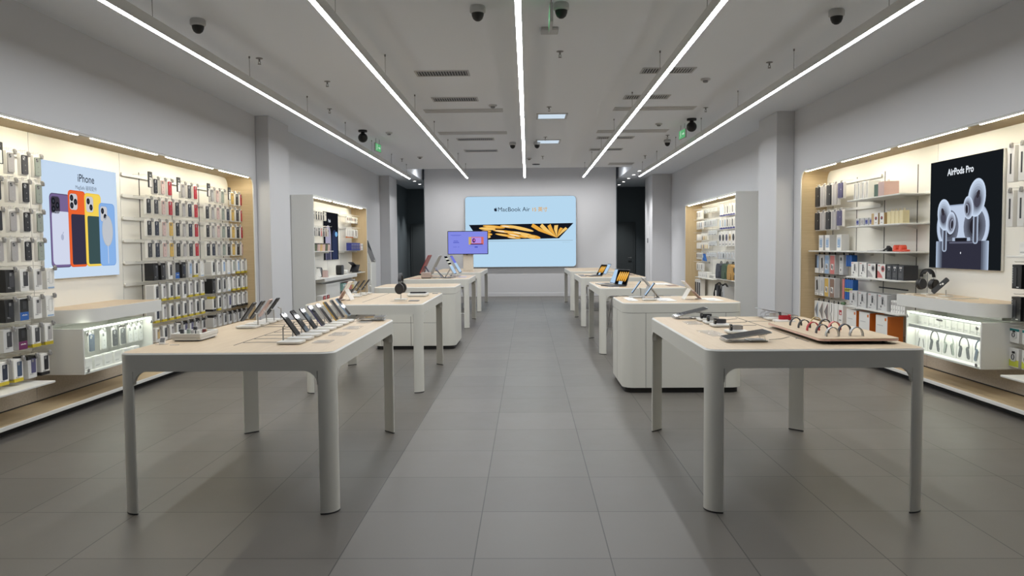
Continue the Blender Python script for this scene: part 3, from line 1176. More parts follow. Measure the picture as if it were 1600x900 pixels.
DK = G('violet rim', rgb(92, 80, 112))
two = [(-.022, .028), (.022, -.028)]
tri = [(-.028, .034), (-.028, -.034), (.030, .0)]
poster_phone(-.505, .30, .10, .755, G('violet', rgb(122, 104, 150)), DK, tri, 1, card=G('white sleeve', rgb(214, 220, 240)))
flat(b, ell(-.335, .37, .022, .028, 14), G('pale mark', rgb(176, 184, 208)), 6)
flat(b, ell(-.322, .408, .006, .012, 8, -.6), G('pale mark', rgb(176, 184, 208)), 6)
poster_phone(-.235, .28, .10, .80, G('orange', rgb(240, 104, 52)), G('orange rim', rgb(226, 88, 40)), tri, 8, wallet=G('ink wallet', rgb(58, 54, 74)))
poster_phone(.02, .28, .10, .79, G('yellow', rgb(250, 216, 92)), G('yellow rim', rgb(244, 202, 70)), two, 15, wallet=G('green wallet', rgb(62, 84, 86)))
poster_phone(.255, .285, .10, .71, G('blue', rgb(140, 182, 236)), G('blue rim', rgb(122, 166, 226)), two, 22, puck=True)
b.build('print', t, smooth=0)
ink = G('ink', rgb(36, 44, 60))
put('lettering', text_mesh('iPhone', .115, ink, bold=.0008, width=.27), t, (.05, -.012, .885))
put('lettering', text_mesh('MagSafe 磁吸配件', .056, G('ink soft', rgb(92, 104, 122)), width=.35), t, (.05, -.012, .815))

# earbuds on black
EW, EH = 1.20, 1.06
t = thing('light_box_poster', 'black light-box poster of white earbuds rising from a case', 'poster', (BKR - .027, 7.345, 1.12), RZ)
poster_frame(t, EW, EH)
b = MB()
flat(b, [(-EW / 2 + .004, .004), (EW / 2 - .004, .004), (EW / 2 - .004, EH - .004), (-EW / 2 + .004, EH - .004)], G('ink black', rgb(24, 28, 32)))


def gshape(fn, a, c, n, k):
    """printed graduation: a stack of nested tints, each its own ink colour"""
    for i in range(n):
        s = i / (n - 1)
        col = tuple(a[j] + (c[j] - a[j]) * s for j in range(3)) + (1,)
        flat(b, fn(s), glow('tint %.3f %.3f %.3f' % col[:3], col, SIGN_POWER), k + i * .6)


hi, mid, lo = rgb(206, 222, 244), rgb(128, 136, 154), rgb(40, 38, 46)
# lid
gshape(lambda s: rrect(.88 - .03 * s, .42 - .03 * s, .205 - .02 * s, 10, -.02, .405), rgb(150, 164, 188), rgb(196, 210, 232), 4, 1)
gshape(lambda s: ell(-.235, .40, .165 - .10 * s, .17 - .10 * s, 26), rgb(112, 118, 134), lo, 5, 5)
gshape(lambda s: ell(.19, .40, .175 - .10 * s, .175 - .10 * s, 26), rgb(112, 118, 134), lo, 5, 5)
flat(b, rrect(.30, .04, .008, 3, -.02, .28), G('hinge', rgb(176, 190, 212)), 9)
# base
gshape(lambda s: rrect(.88 - .22 * s * s, .262, .008, 3, -.02, .136), rgb(196, 214, 240), rgb(50, 50, 64), 8, 10)
flat(b, rrect(.40, .016, .008, 3, -.02, .252), G('lip', rgb(96, 98, 116)), 16)
flat(b, rrect(.20, .03, .004, 3, -.02, .282), G('hinge dark', rgb(30, 30, 36)), 16)
flat(b, ell(-.02, .155, .008, .010, 12), G('dot', rgb(236, 240, 250)), 17)


def bud(cx, cz, sx, flip, k, stem):
    f = -1 if flip else 1
    gshape(lambda s: [(cx + p[0], cz + p[1]) for p in rrect(.082 - .055 * s, stem - .03 * s, .03 - .022 * s, 5, f * .0, -stem / 2 - .06)], rgb(190, 206, 230), rgb(66, 66, 78), 5, k)
    gshape(lambda s: ell(cx + f * (.01 + .012 * s), cz + .0 - .03 * s, sx * (1 - .62 * s), sx * 1.28 * (1 - .66 * s), 26, f * -.25), hi, rgb(74, 74, 88), 7, k + 4)
    flat(b, ell(cx + f * .035, cz + .03, .024, .040, 16, f * -.5), G('grille', rgb(52, 48, 56)), k + 10)
    ex, ez = cx - f * .115, cz - .085
    gshape(lambda s: ell(ex - f * .01 * s, ez - .01 * s, .082 - .04 * s, .108 - .05 * s, 24, f * .15), rgb(206, 220, 242), rgb(88, 88, 102), 5, k + 11)
    flat(b, ell(ex - f * .022, ez - .014, .032, .054, 18, f * .1), G('tip rim', rgb(150, 158, 176)), k + 15)
    flat(b, ell(ex - f * .024, ez - .014, .021, .041, 18, f * .1), G('tip', rgb(44, 42, 50)), k + 16)


bud(-.305, .525, .122, True, 18, .30)
bud(.215, .66, .138, False, 18, .36)
b.build('print', t, smooth=0)
put('lettering', text_mesh('AirPods Pro', .108, G('paper', rgb(232, 238, 246)), bold=.003, width=.44), t, (-.03, -.02, .90))
# ------------------------------------------------------------------ goods on the earbud wall
XPR = BKR - .14


def sleeve_mesh(col, w, h):
    b = MB()
    m = pm(col)
    b.prism(rrect(w, h, .012, 4, 0, -h / 2 - .01), -.032, -.046, m, 'y')
    b.box(-w * .14, -w * .12, -.0468, -.046, -h, -.02, M_GREY if col == 'black' else M_DARK)
    b.prism(rrect(.012, .014, .004, 3, w * .22, -h * .5), -.046, -.0468, M_LGREY, 'y')
    return b.mesh('tablet_case')


def tablet_case_pack(col, loc, label, w=.17, h=.255):
    t = thing('tablet_case_pack', label, 'tablet case', loc, RZ, 'tablet cases beyond the earbud poster')
    put('card', cached(('tcard', w, h), lambda: card_mesh(w + .02, h + .022, .032)), t)
    put('tablet_case', cached(('tcase', col, w, h), lambda: sleeve_mesh(col, w, h)), t)
    put('security_tag', cached('tag', tag_mesh), t, (.004, .0, .0))
    return t


for r, (z, row, cols) in enumerate(((2.15, 'top', ('black', 'grey', 'black', 'grey', 'purple')), (1.803, 'second', ('black', 'grey', 'black', 'grey', 'purple')))):
    ys = (10.93, 10.57, 10.30, 10.05, 9.82) if r == 0 else (10.96, 10.58, 10.36, 10.08, 9.86)
    ys = (10.60, 10.57, 10.30, 10.05, 9.82)
    ys = [10.585, 10.40, 10.215, 10.03, 9.845] if False else ([10.58, 10.385, 10.19, 9.995, 9.82] if r == 0 else [10.585, 10.395, 10.205, 10.01, 9.84])
    display_rail(BKR, 9.05, 10.68, z + .008, RZ, 'white display rail beyond the earbud poster, %s from the top' % ORD[r], ys, 'rails beyond the earbud poster')
    for i, c in enumerate(cols):
        small = c == 'purple'
        tablet_case_pack(c, (XPR + .0, ys[i], z), '%s tablet case on the %s rail beyond the earbud poster, %s from the oak end' % (c, row, ORD[i]), w=.13 if small else .145, h=.19 if small else (.262 if r == 0 else .23))


def print_marks(b, w, h, d, style, col='grey', col2='dark'):
    """printed picture on the -Y face of a carton standing on z=0"""
    y = -d - .0006
    if style == 'gadget':
        b.prism(rrect(w * .16, h * .34, .008, 4, w * .02, h * .56), y, y - .0008, M_DARK, 'y')
        b.prism(ell(w * .02, h * .78, w * .12, h * .09, 14), y, y - .0008, M_GREY, 'y')
        b.tube([(w * .1, y, h * .7), (w * .24, y, h * .6), (w * .2, y, h * .4), (w * .3, y, h * .3)], .0022, M_GREY, n=4)
        b.prism(ell(-w * .14, h * .26, w * .06, h * .07, 12), y, y - .0008, M_DARK, 'y')
        b.box(-w * .42, -w * .18, y - .0006, y, h * .9, h * .94, pm('coral'))
        b.box(-w * .42, -w * .1, y - .0006, y, h * .06, h * .1, M_GREY)
    elif style == 'swirl':
        b.prism([(-w * .48, 0.01), (w * .2, .01), (w * .05, h * .25), (-w * .3, h * .5), (-w * .48, h * .55)], y, y - .0006, pm(col), 'y')
        b.prism(ell(w * .2, h * .68, w * .22, h * .22, 18), y, y - .0008, pm(col), 'y')
        b.prism(ell(w * .2, h * .68, w * .11, h * .12, 16), y - .0008, y - .0016, M_DARK, 'y')
        b.box(-w * .4, -w * .15, y - .0006, y, h * .86, h * .92, pm('coral'))
    elif style == 'plugs':
        for i in (-1, 1):
            b.prism(rrect(w * .16, h * .12, .003, 2, i * w * .12, h * .84), y, y - .0008, M_CARD, 'y')
        b.prism(rrect(w * .14, h * .1, .003, 2, 0, h * .68), y, y - .0008, M_LGREY, 'y')
        for i in range(4):
            b.box(-w * .36, w * .2, y - .0006, y, h * (.2 + .08 * i), h * (.2 + .08 * i) + .003, M_GREY)
    elif style == 'logo':
        b.prism(ell(0, h * .55, w * .24, h * .15, 18), y, y - .0006, M_DARK, 'y')
        b.prism(ell(0, h * .58, w * .14, h * .08, 14), y - .0006, y - .0012, pm('red'), 'y')
        b.box(-w * .2, w * .2, y - .0006, y, h * .16, h * .2, M_GREY)
    elif style == 'panel':
        b.prism(rrect(w * .62, h * .6, .006, 3, 0, h * .5), y, y - .0008, pm(col), 'y')
        b.box(-w * .25, w * .25, y - .0014, y - .0008, h * .72, h * .76, M_CARD)
        b.box(-w * .25, w * .1, y - .0014, y - .0008, h * .3, h * .33, M_CARD)
    elif style == 'pencil':
        b.prism(rrect(w * .34, h * .88, .006, 3, 0, h * .5), y, y - .0008, M_LGREY, 'y')
        b.prism(rrect(w * .10, h * .62, .005, 3, 0, h * .5), y - .0008, y - .0016, M_GREY, 'y')
        b.box(-w * .14, w * .14, y - .0014, y - .0008, h * .84, h * .87, M_DARK)
    elif style == 'band':
        b.tube([(-w * .34 + w * .22 * (1 - math.cos(a)), y, h * .12 + h * .16 * math.sin(a)) for a in [PI * i / 8 for i in range(9)]], .004, M_GREY, n=5)
        for zz, ww in ((.78, .5), (.34, .3), (.2, .34)):
            b.box(-w * .36, -w * .36 + w * ww, y - .0006, y, h * zz, h * zz + .007, M_LGREY)
        b.box(w * .28, w * .42, y - .0006, y, h * .9, h * .96, pm('orange'))
    elif style == 'label':
        b.box(-w * .4, w * .4, y - .0006, y, h * .62, h * .86, pm(col))
        b.box(-w * .4, w * .1, y - .0006, y, h * .2, h * .24, M_GREY)
        b.box(-w * .4, w * .2, y - .0006, y, h * .28, h * .31, M_LGREY)
    elif style == 'stripe':
        b.box(-w * .44, w * .44, y - .0006, y, h * .1, h * .9, pm(col))


def stock_box(name, loc, rz, label, cat, group, w, h, d, front, side=None, style=None, col='grey', loop=False, top=None):
    """carton standing on a shelf; front faces -Y locally"""
    t = thing(name, label, cat, loc, rz, group)

    def f():
        b = MB()
        b.box(-w / 2, w / 2, -d, 0, 0, h, front, .002)
        if side:
            for s in (-1, 1):
                b.box(s * (w / 2 - .002), s * (w / 2 + .0006), -d + .001, -.001, .001, h - .001, side)
        if top:
            b.box(-w / 2 + .001, w / 2 - .001, -d + .001, -.001, h - .002, h + .0008, top)
        return b.mesh('carton')
    put('carton', cached(('sb', w, h, d, front.name, side and side.name, top and top.name), f), t)
    if style:
        def g():
            b = MB()
            print_marks(b, w, h, d, style, col)
            return b.mesh('printed_front')
        put('printed_front', cached(('sp', w, h, d, style, col), g), t)
    if loop:
        def k():
            b = MB()
            b.tube([(-.018, -d * .5, h), (-.014, -d * .5, h + .022), (.014, -d * .5, h + .022), (.018, -d * .5, h)], .003, front, n=6)
            return b.mesh('loop')
        put('loop', cached(('lp', h, d, front.name), k), t)
    return t


SHG = 'white shelves beyond the earbud poster'
wall_shelf(BKR, 3.86, 9.02, 10.68, 1.285, 'long white shelf holding three pale boxes in the oak corner beyond the earbud poster', SHG)
for (y, n) in ((10.52, 'nearest the oak end'), (10.30, 'in the middle'), (9.92, 'farthest from the oak end')):
    stock_box('accessory_box', (BKR - .05, y, 1.2855), RZ, 'pale box under the purple tablet cases, ' + n, 'box', 'pale boxes in the oak corner', .15, .205, .1, M_CARTON, M_GREYBOX, 'panel', 'lightblue')


# hanging pouches and strap packs below that shelf
def pouch(loc, label, base, card, style, w=.19, h=.25, d=.05, loops=True):
    t = thing('hanging_accessory_pack', label, 'accessory pack', loc, RZ, 'hanging packs in the oak corner')

    def f():
        b = MB()
        b.box(-w / 2, w / 2, -d, 0, -h, 0, base, .004)
        for x in (-1, 1) if loops else ():
            b.box(x * .005, x * .014, -d * .6, -d * .45, 0, .026, M_BLACK)
        if loops:
            b.box(-.014, .014, -d * .6, -d * .45, .027, .032, M_BLACK)
        return b.mesh('bag')
    put('bag', cached(('po', w, h, d, base.name, loops), f), t)

    def g():
        b = MB()
        y = -d - .0006
        if style == 'swatch':
            b.box(-w * .42, w * .42, y - .001, y, -h * .98, -h * .05, card)
            b.prism(rrect(w * .5, h * .3, .004, 3, 0, -h * .62), y - .001, y - .002, M_CARD, 'y')
            b.prism(rrect(w * .14, h * .2, .006, 3, -w * .08, -h * .6), y - .002, y - .003, M_DARK, 'y')
            b.prism(rrect(w * .14, h * .2, .006, 3, w * .1, -h * .66), y - .002, y - .003, M_GREY, 'y')
        elif style == 'device':
            b.prism([(-w * .1, -h * .2), (w * .2, -h * .16), (w * .3, -h * .66), (-w * .02, -h * .74)], y, y - .003, card, 'y')
            b.box(-w * .44, w * .44, y - .001, y, -h * .98, -h * .86, M_CARD)
            b.box(-w * .3, w * .1, y - .002, y - .001, -h * .94, -h * .91, M_GREY)
        elif style == 'case':
            b.box(-w * .46, w * .1, y - .001, y, -h * .72, -h * .03, M_DARK)
            b.box(w * .02, w * .42, y - .002, y - .001, -h * .72, -h * .08, card)
            b.box(-w * .46, w * .42, y - .001, y, -h * .98, -h * .72, M_CARD)
        elif style == 'diag':
            b.prism([(-w * .4, -h * .5), (w * .36, -h * .04), (w * .36, -h * .96)], y, y - .002, card, 'y')
            b.prism([(-w * .28, -h * .5), (w * .30, -h * .14), (w * .30, -h * .86)], y - .002, y - .003, M_GREY if card is not M_GREY else M_LGREY, 'y')
        elif style == 'logo':
            b.box(-w * .3, w * .3, y - .001, y, -h * .5, -h * .26, card)
            b.box(-w * .1, w * .2, y - .002, y - .001, -h * .46, -h * .36, M_CARD)
            b.box(-w * .3, w * .2, y - .001, y, -h * .8, -h * .74, M_GREY)
        elif style == 'line':
            b.tube([(0, y - .001, -h * .02), (.006, y - .001, -h * .4), (-w * .16, y - .001, -h * .55), (w * .1, y - .001, -h * .97)], .004, M_DARK, n=5)
        elif style == 'bands':
            b.box(-w * .5, w * .5, y - .001, y, -h * .6, -h * .42, pm('lime'))
            b.box(-w * .5, w * .5, y - .001, y, -h * .55, -h * .47, pm('yellow'))
        elif style == 'two':
            b.box(-w * .36, w * .36, y - .001, y, -h * .42, -h * .04, card)
            b.prism(rrect(w * .4, h * .16, .006, 3, 0, -h * .2), y - .001, y - .003, M_DARK, 'y')
            b.prism(rrect(w * .5, h * .24, .004, 3, -w * .05, -h * .74), y - .0, y - .002, M_CARD, 'y')
            b.prism(rrect(w * .18, h * .14, .006, 3, -w * .05, -h * .74), y - .002, y - .003, M_DARK, 'y')
        return b.mesh('printed_card')
    put('printed_card', cached(('pc', w, h, d, card.name, style), g), t)
    return t


XH = BKR - .10
P1 = [(10.60, pm('lightblue'), 'case', 'black pack with a pale blue case', M_GREYBOX, .15), (10.43, M_DARK, 'device', 'grey pack showing a dark device', M_GREYBOX, .15), (10.255, pm('lightblue'), 'swatch', 'pale blue swatch pack', M_GREYBOX, .15), (10.07, pm('coral'), 'swatch', 'coral pink swatch pack', M_GREYBOX, .165), (9.79, M_LGREY, 'two', 'white and grey pack', M_GREYBOX, .12)]
P2 = [(10.60, M_DARK, 'device', 'grey pack showing a dark strap', M_GREYBOX, .15), (10.43, M_LGREY, 'device', 'plain grey pack', M_GREYBOX, .15), (10.255, pm('yellow'), 'swatch', 'mustard yellow swatch pack', M_GREYBOX, .15), (10.07, pm('brown'), 'swatch', 'brown swatch pack', M_GREYBOX, .165)]
P3 = [(10.60, pm('lightblue'), 'diag', 'white pack with a blue triangle', M_CARD, .15), (10.43, pm('brown'), 'diag', 'white pack with brown triangle', M_CARD, .15), (10.255, pm('maroon'), 'diag', 'white pack with a dark brown triangle', M_CARD, .15), (10.08, M_DARK, 'line', 'white pack with a bent black line', M_CARD, .12), (9.79, pm('red'), 'logo', 'white pack with red square', M_CARTON, .13)]
for r, (z, P, rn) in enumerate(((1.232, P1, 'first'), (.93, P2, 'second'), (.6, P3, 'third'))):
    ys = [p[0] for p in P] + ([9.62, 9.56, 9.5] if r == 0 else [9.72, 9.645, 9.585, 9.525, 9.465] if r == 1 else [9.94])
    ys = [y for y in ys if not (r == 2 and abs(y - 9.79) < .01)]
    display_rail(BKR, 9.3, 10.68, z + .012, RZ, 'white display rail under the oak corner shelf, %s rail down' % rn, ys, 'rails beyond the earbud poster')
    for (y, c, st, nm, base, w) in P:
        pouch((XH, y, z), '%s on the %s rail under the oak corner shelf' % (nm, rn), base, c, st, w=w, h=.255 if r < 2 else .25, d=.07, loops=st != 'logo')
for i, y in enumerate((9.62, 9.56, 9.50)):
    pouch((XH, y, 1.232), 'blue hanging pack beside the white and grey pack, %s in its row' % ORD[i], pm('cobalt'), pm('cobalt'), 'line' if False else 'bands' if False else 'plain', w=.05, h=.14, d=.07)
pouch((XH, 9.72, .93), 'pale pink narrow pack beside the blue striped packs', pm('coral'), M_PINKT, 'plain', w=.06, h=.25, d=.07)
for i, y in enumerate((9.645, 9.585, 9.525, 9.465)):
    pouch((XH, y, .93), 'narrow blue pack with a yellow band, %s from the pink pack' % ORD[i], pm('cobalt'), pm('yellow'), 'bands', w=.052, h=.25, d=.07)
pouch((XH, 9.94, .6), 'white blank pack beside the bent line pack on the third rail', M_CARTON, M_CARD, 'plain', w=.10, h=.25, d=.07)
t = thing('green_bag_topper', 'small crumpled green bag on top of the red logo pack', 'bag', (XH - .035, 9.79, .6025), RZ)
b = MB()
for (dx, dy, r_) in ((-.03, 0, .022), (.0, .008, .026), (.032, -.004, .020)):
    b.ball((dx, dy, r_ * .8), (r_ * 1.2, r_, r_ * .8), pm('green'), 10, 6)
b.build('bag', t)

# shelf stacks nearer the poster
FX = 3.81
for (z, y0, n) in ((1.884, 7.99, 'top'), (1.578, 7.99, 'second'), (1.283, 7.99, 'third'), (.985, 7.99, 'fourth'), (.637, 7.99, 'fifth')):
    wall_shelf(BKR, FX, y0, 9.30 if n != 'third' else 8.98, z, 'white shelf beyond the earbud poster, %s from the top' % n, SHG)
bx = BKR - .11
PB = 'pencil boxes on the top shelf'
for i, y in enumerate((9.25, 9.14, 9.03, 8.92)):
    stock_box('stylus_box', (bx + .02, y, 1.8845), RZ, 'slim white stylus box on the top shelf, %s from the oak corner' % ORD[i], 'box', PB, .062, .205, .15, M_CARTON, None, 'pencil')
stock_box('gift_box', (bx - .02, 8.70, 1.8845), RZ, 'dark green gift box with paler green sides on the top shelf', 'box', None, .125, .145, .10, pm('darkgreen'), pm('green'), 'label' if False else None, loop=True)
stock_box('gift_box', (bx - .02, 8.46, 1.8845), RZ, 'large pink gift box with paper loop on the top shelf', 'box', None, .14, .155, .16, pm('pink'), M_PINKT, None, loop=True)
for i, y in enumerate((9.23, 9.11, 8.99, 8.87)):
    stock_box('charger_box', (bx - .05, y, 1.5785), RZ, 'small pale charger box with blue panel on the second shelf, %s from the oak corner' % ORD[i], 'box', 'charger boxes on the second shelf', .095, .09, .05, M_GREYBOX, M_LGREY, 'panel', 'royal' if i != 1 else 'grey')
stock_box('kraft_box', (bx - .05, 8.775, 1.5785), RZ, 'plain tan box beside the charger boxes on the second shelf', 'box', None, .09, .13, .07, pm('tan'), pm('tan'))
for i, y in enumerate((8.66, 8.52)):
    stock_box('kraft_box', (bx - .05, y, 1.5785), RZ, 'white-fronted tan-sided box with a red logo, %s from the charger boxes' % ('nearer' if i == 0 else 'farther'), 'box', 'logo boxes on the second shelf', .10, .13, .09, M_CARTON, pm('tan'), 'logo', loop=True)
for i, y in enumerate((8.40, 8.31, 8.22, 8.13)):
    stock_box('cream_box', (bx - .05, y, 1.5785), RZ, 'cream box with a white loop on the second shelf, %s from the logo boxes' % ORD[i], 'box', 'cream boxes on the second shelf', .08, .135, .07, pm('cream'), pm('cream'), None, loop=True)

# loose gadgets on the third shelf
t = thing('laptop_riser', 'flat white folding laptop riser lying on the third shelf', 'laptop stand', (3.98, 8.82, 1.2835), RZ)
b = MB()
b.prism(rrect(.28, .16, .02, 4), 0, .006, M_LGREY, 'z')
b.build('base', t)
b = MB()
b.at((0, 0, .012), (math.radians(10), 0, 0))
b.prism(rrect(.26, .15, .02, 4), 0, .006, M_CARD, 'z')
b.build('plate', t)
t = thing('camera_mount', 'black clip mount lying on the third shelf beside the white riser', 'mount', (3.96, 8.58, 1.2835), RZ)
b = MB()
b.tube([(-.08, 0, .010), (-.03, .01, .03), (.03, 0, .045), (.06, -.02, .03)], .010, M_BLACK, n=8)
b.build('arm', t)
b = MB()
b.at((.05, 0, .034), (0, .4, 0)).box(-.03, .03, -.02, .02, -.034, .02, M_BLACK, .006)
b.build('clamp', t)
t = thing('earbud_holder', 'small black looped gadget beside the orange massager', 'gadget', (3.95, 8.46, 1.2835), RZ)
b = MB()
b.tube([(.02 * math.cos(a), .0, .022 + .018 * math.sin(a)) for a in [2 * PI * i / 14 for i in range(14)]], .004, M_BLACK, n=6, closed=True)
b.build('loop', t)
b = MB()
b.box(-.03, .03, -.018, .018, 0, .006, M_BLACK, .002)
b.build('base', t)
t = thing('massager', 'bright orange dumbbell-shaped massager lying on the third shelf', 'massager', (3.95, 8.24, 1.2835), RZ)
M_CORAL = mat('bright coral', rgb(232, 92, 66), 0.45)
b = MB()
b.box(-.14, .15, -.03, .03, 0, .022, M_CORAL, .01)
b.build('base', t)
for x in (-.09, .04):
    b = MB()
    b.cyl((x, -.026, .036), (x, .026, .036), .035, M_CORAL, n=20)
    b.cyl((x, -.030, .036), (x, -.026, .036), .024, M_CORAL, n=20)
    b.build('wheel', t)

# fourth shelf
BG = 'boxed goods on the fourth shelf'
stock_box('speaker_box', (bx + .01, 9.20, .9855), RZ, 'white box picturing a black gadget, first on the fourth shelf from the oak corner', 'box', BG, .19, .17, .15, M_CARTON, M_GREYBOX, 'gadget')
stock_box('speaker_box', (bx + .01, 8.975, .9855), RZ, 'white box picturing a black gadget, second on the fourth shelf from the oak corner', 'box', BG, .19, .17, .15, M_CARTON, M_GREYBOX, 'gadget')
stock_box('headphone_box', (bx + .01, 8.75, .9855), RZ, 'white box with a grey swirl and black side on the fourth shelf', 'box', BG, .20, .16, .15, M_CARTON, M_BLACK, 'swirl', 'grey')
stock_box('headphone_box', (bx + .01, 8.51, .9855), RZ, 'white box with a coral swirl on the fourth shelf', 'box', BG, .19, .16, .15, M_CARTON, M_BLACK, 'swirl', 'coral')
M_ANTH = mat('anthracite carton', rgb(62, 64, 68), .5)
for i, y in enumerate((8.33, 8.20, 8.07)):
    stock_box('adapter_box', (bx + .01, y, .9855), RZ, 'dark grey plug box on the fourth shelf, %s from the coral swirl box' % ORD[i], 'box', 'plug boxes on the fourth shelf', .118, .155, .15, M_ANTH, M_DARK, 'plugs')
# fifth shelf
for i, y in enumerate((9.20, 8.96, 8.70, 8.45)):
    stock_box('audio_box', (bx + .01, y, .6375), RZ, 'large grey box picturing a black gadget on the fifth shelf, %s from the oak corner' % ORD[i], 'box', 'gadget boxes on the fifth shelf', .215, .175, .16, M_GREYBOX, M_LGREY, 'gadget')
for i in range(6):
    stock_box('cable_box', (bx - .02, 8.295 - i * .053, .6375), RZ, 'thin white cable box at the counter end, fifth shelf, %s from grey boxes' % ORD[i], 'box', 'cable boxes on the fifth shelf', .045, .125, .10, M_CARTON, M_GREYBOX, 'label', 'grey')
# the tall boxes with orange sides standing on the plinth
M_ORNG = mat('orange carton', rgb(206, 112, 36), 0.5)
for i, y in enumerate((9.20, 8.85, 8.42)):
    stock_box('headphone_carton', (bx, y, .0885), RZ, 'tall white headphone carton with orange sides on the plinth, %s from the oak corner' % ORD[i], 'box', 'orange-sided cartons', .275, .50, .17, M_CARTON, M_ORNG, 'band')
t = thing('shelf_label_rail', 'thin black bar fixed to the back panel above the fifth shelf', 'bar', (BKR, 8.75, .862), RZ)
b = MB()
b.box(-.34, .34, -.012, 0, -.007, .007, M_BLACK, .002)
b.build('bar', t)

# near block in front of the earbud poster
NB = 'packs before the earbud poster'
M_PALEPACK = mat('pale blister card', rgb(214, 212, 208), .5)


def slot_pack(loc, label, h):
    t = thing('strap_pack', label, 'watch strap pack', loc, RZ, NB)
    put('card', cached(('skc', h), lambda: box_mesh(.085, h, .045, M_PALEPACK)), t)

    def g():
        b = MB()
        b.prism(rrect(.02, h * .56, .004, 3, .0, -h * .5), -.0454, -.047, M_BLACK, 'y')
        b.prism(rrect(.012, .02, .003, 3, .0, -h * .42), -.047, -.048, M_DARK, 'y')
        return b.mesh('window')
    put('window', cached(('skw', h), g), t)
    put('security_tag', cached('tag', tag_mesh), t, (.0, -.02, .006))
    return t


def dark_pack(loc, label):
    t = thing('power_bank_pack', label, 'black boxed accessory', loc, RZ, NB)
    put('carton', cached('dpc', lambda: box_mesh(.12, .195, .06, M_BLACK)), t)

    def g():
        b = MB()
        b.prism(rrect(.045, .15, .005, 3, -.02, -.1), -.0605, -.063, M_DARK, 'y')
        for i in range(7):
            b.box(-.052, -.046, -.0612, -.0604, -.03 - i * .02, -.018 - i * .02, M_LGREY)
        b.box(.0, .03, -.0612, -.0604, -.185, -.178, M_CARD)
        return b.mesh('printed_front')
    put('printed_front', cached('dpp', g), t)
    return t


def blister(loc, label, col, w, h):
    t = thing('cable_blister_pack', label, 'cable pack', loc, RZ, NB)
    put('card', cached(('blc', w, h), lambda: box_mesh(w, h, .03, M_PALEPACK)), t)

    def g():
        b = MB()
        b.box(-w * .5, w * .5, -.0312, -.0302, -h * (.95 if col == 'lime' else .2), -h * (.6 if col == 'lime' else .02), pm(col))
        b.prism(rrect(w * .5, h * .5, .01, 4, 0, -h * .42), -.0312, -.038, M_GREYBOX, 'y')
        b.tube([(w * .14 * math.cos(a), -.040, -h * .44 + h * .14 * math.sin(a)) for a in [2 * PI * i / 14 for i in range(14)]], .003, M_DARK, n=6, closed=True)
        b.box(-w * .1, w * .2, -.040, -.038, -h * .26, -h * .14, M_BLACK)
        return b.mesh('blister')
    put('blister', cached(('blb', col, w, h), g), t)
    return t


NY = (6.385, 6.235, 6.085)
for r, (z, kind) in enumerate(((2.155, 'slot'), (1.79, 'slot'), (1.19, 'dark'), (.93, 'dark'), (.672, 'teal'), (.508, 'lime'))):
    ny = NY if r < 2 else tuple(y - .09 for y in NY)
    ny = (6.39, 6.25, 6.11) if r < 2 else (6.285, 6.125, 5.965) if r < 4 else (6.31, 6.15, 5.99)
    display_rail(BKR, 5.2, 6.47 if r < 2 else 6.36, z + .010, RZ, 'white display rail before the earbud poster, %s from the top' % ORD[r], ny, 'rails before the earbud poster')
    for i, y in enumerate(ny):
        if kind == 'slot':
            slot_pack((XPR, y, z), 'pale strap pack with dark slot, %s row before the earbud poster, %s out from it' % (RN[r], ORD[i]), .295)
        elif kind == 'dark':
            dark_pack((XPR + .02, y, z), 'black ribbed pack, %s row before the earbud poster, %s out from it' % (RN[r], ORD[i]))
        else:
            blister((XPR, y, z), '%s blister pack before the earbud poster, %s out from it' % ('teal-topped white' if kind == 'teal' else 'green-based grey', ORD[i]), kind, .12, .118 if kind == 'teal' else .155)
wall_shelf(BKR, 3.87, 5.2, 6.32, 1.262, 'white shelf of small pale boxes before the earbud poster', 'low shelves')
for i, y in enumerate((6.25, 6.10, 5.95)):
    stock_box('adapter_box', (BKR - .05, y, 1.2625), RZ, 'small square white box on the shelf before the earbud poster, %s out from it' % ORD[i], 'box', 'small boxes before the earbud poster', .115, .108, .1, M_CARTON, M_GREYBOX, 'label', 'white')


# ------------------------------------------------------------------ counters and lit glass cases under the posters
def wall_counter(bk, xf, y0, y1, rz, label):
    """local x along the wall to the viewer's right; y=0 back panel, front at -D"""
    L, D = y1 - y0, abs(xf - bk)
    t = thing('wall_counter', label, 'counter', (bk, y0 if rz > 0 else y1, 0), rz)
    near = 3 if rz < 0 else 2            # near front corner takes the big radius
    rad = [0.0, 0.0, .012, .012]
    rad[near] = .24
    o = corner_rect(0, L, -D, 0, rad, 10)
    b = MB()
    b.prism(o, .755, .862, M_WHITE, 'z')
    b.build('apron', t)
    b = MB()
    ins = corner_rect(.006, L - .006, -D + .010, 0, [max(0, r - .008) for r in rad], 10)
    b.prism(ins, .862, .868, M_TOP, 'z')
    b.prism(o, .862, .8672, M_WHITE, 'z')
    b.build('top', t)
    b = MB()                              # plinth that carries it on the case
    b.box(.06, L - .2, -.14, 0, .712, .755, M_LGREY, .002)
    b.build('riser', t)
    return t


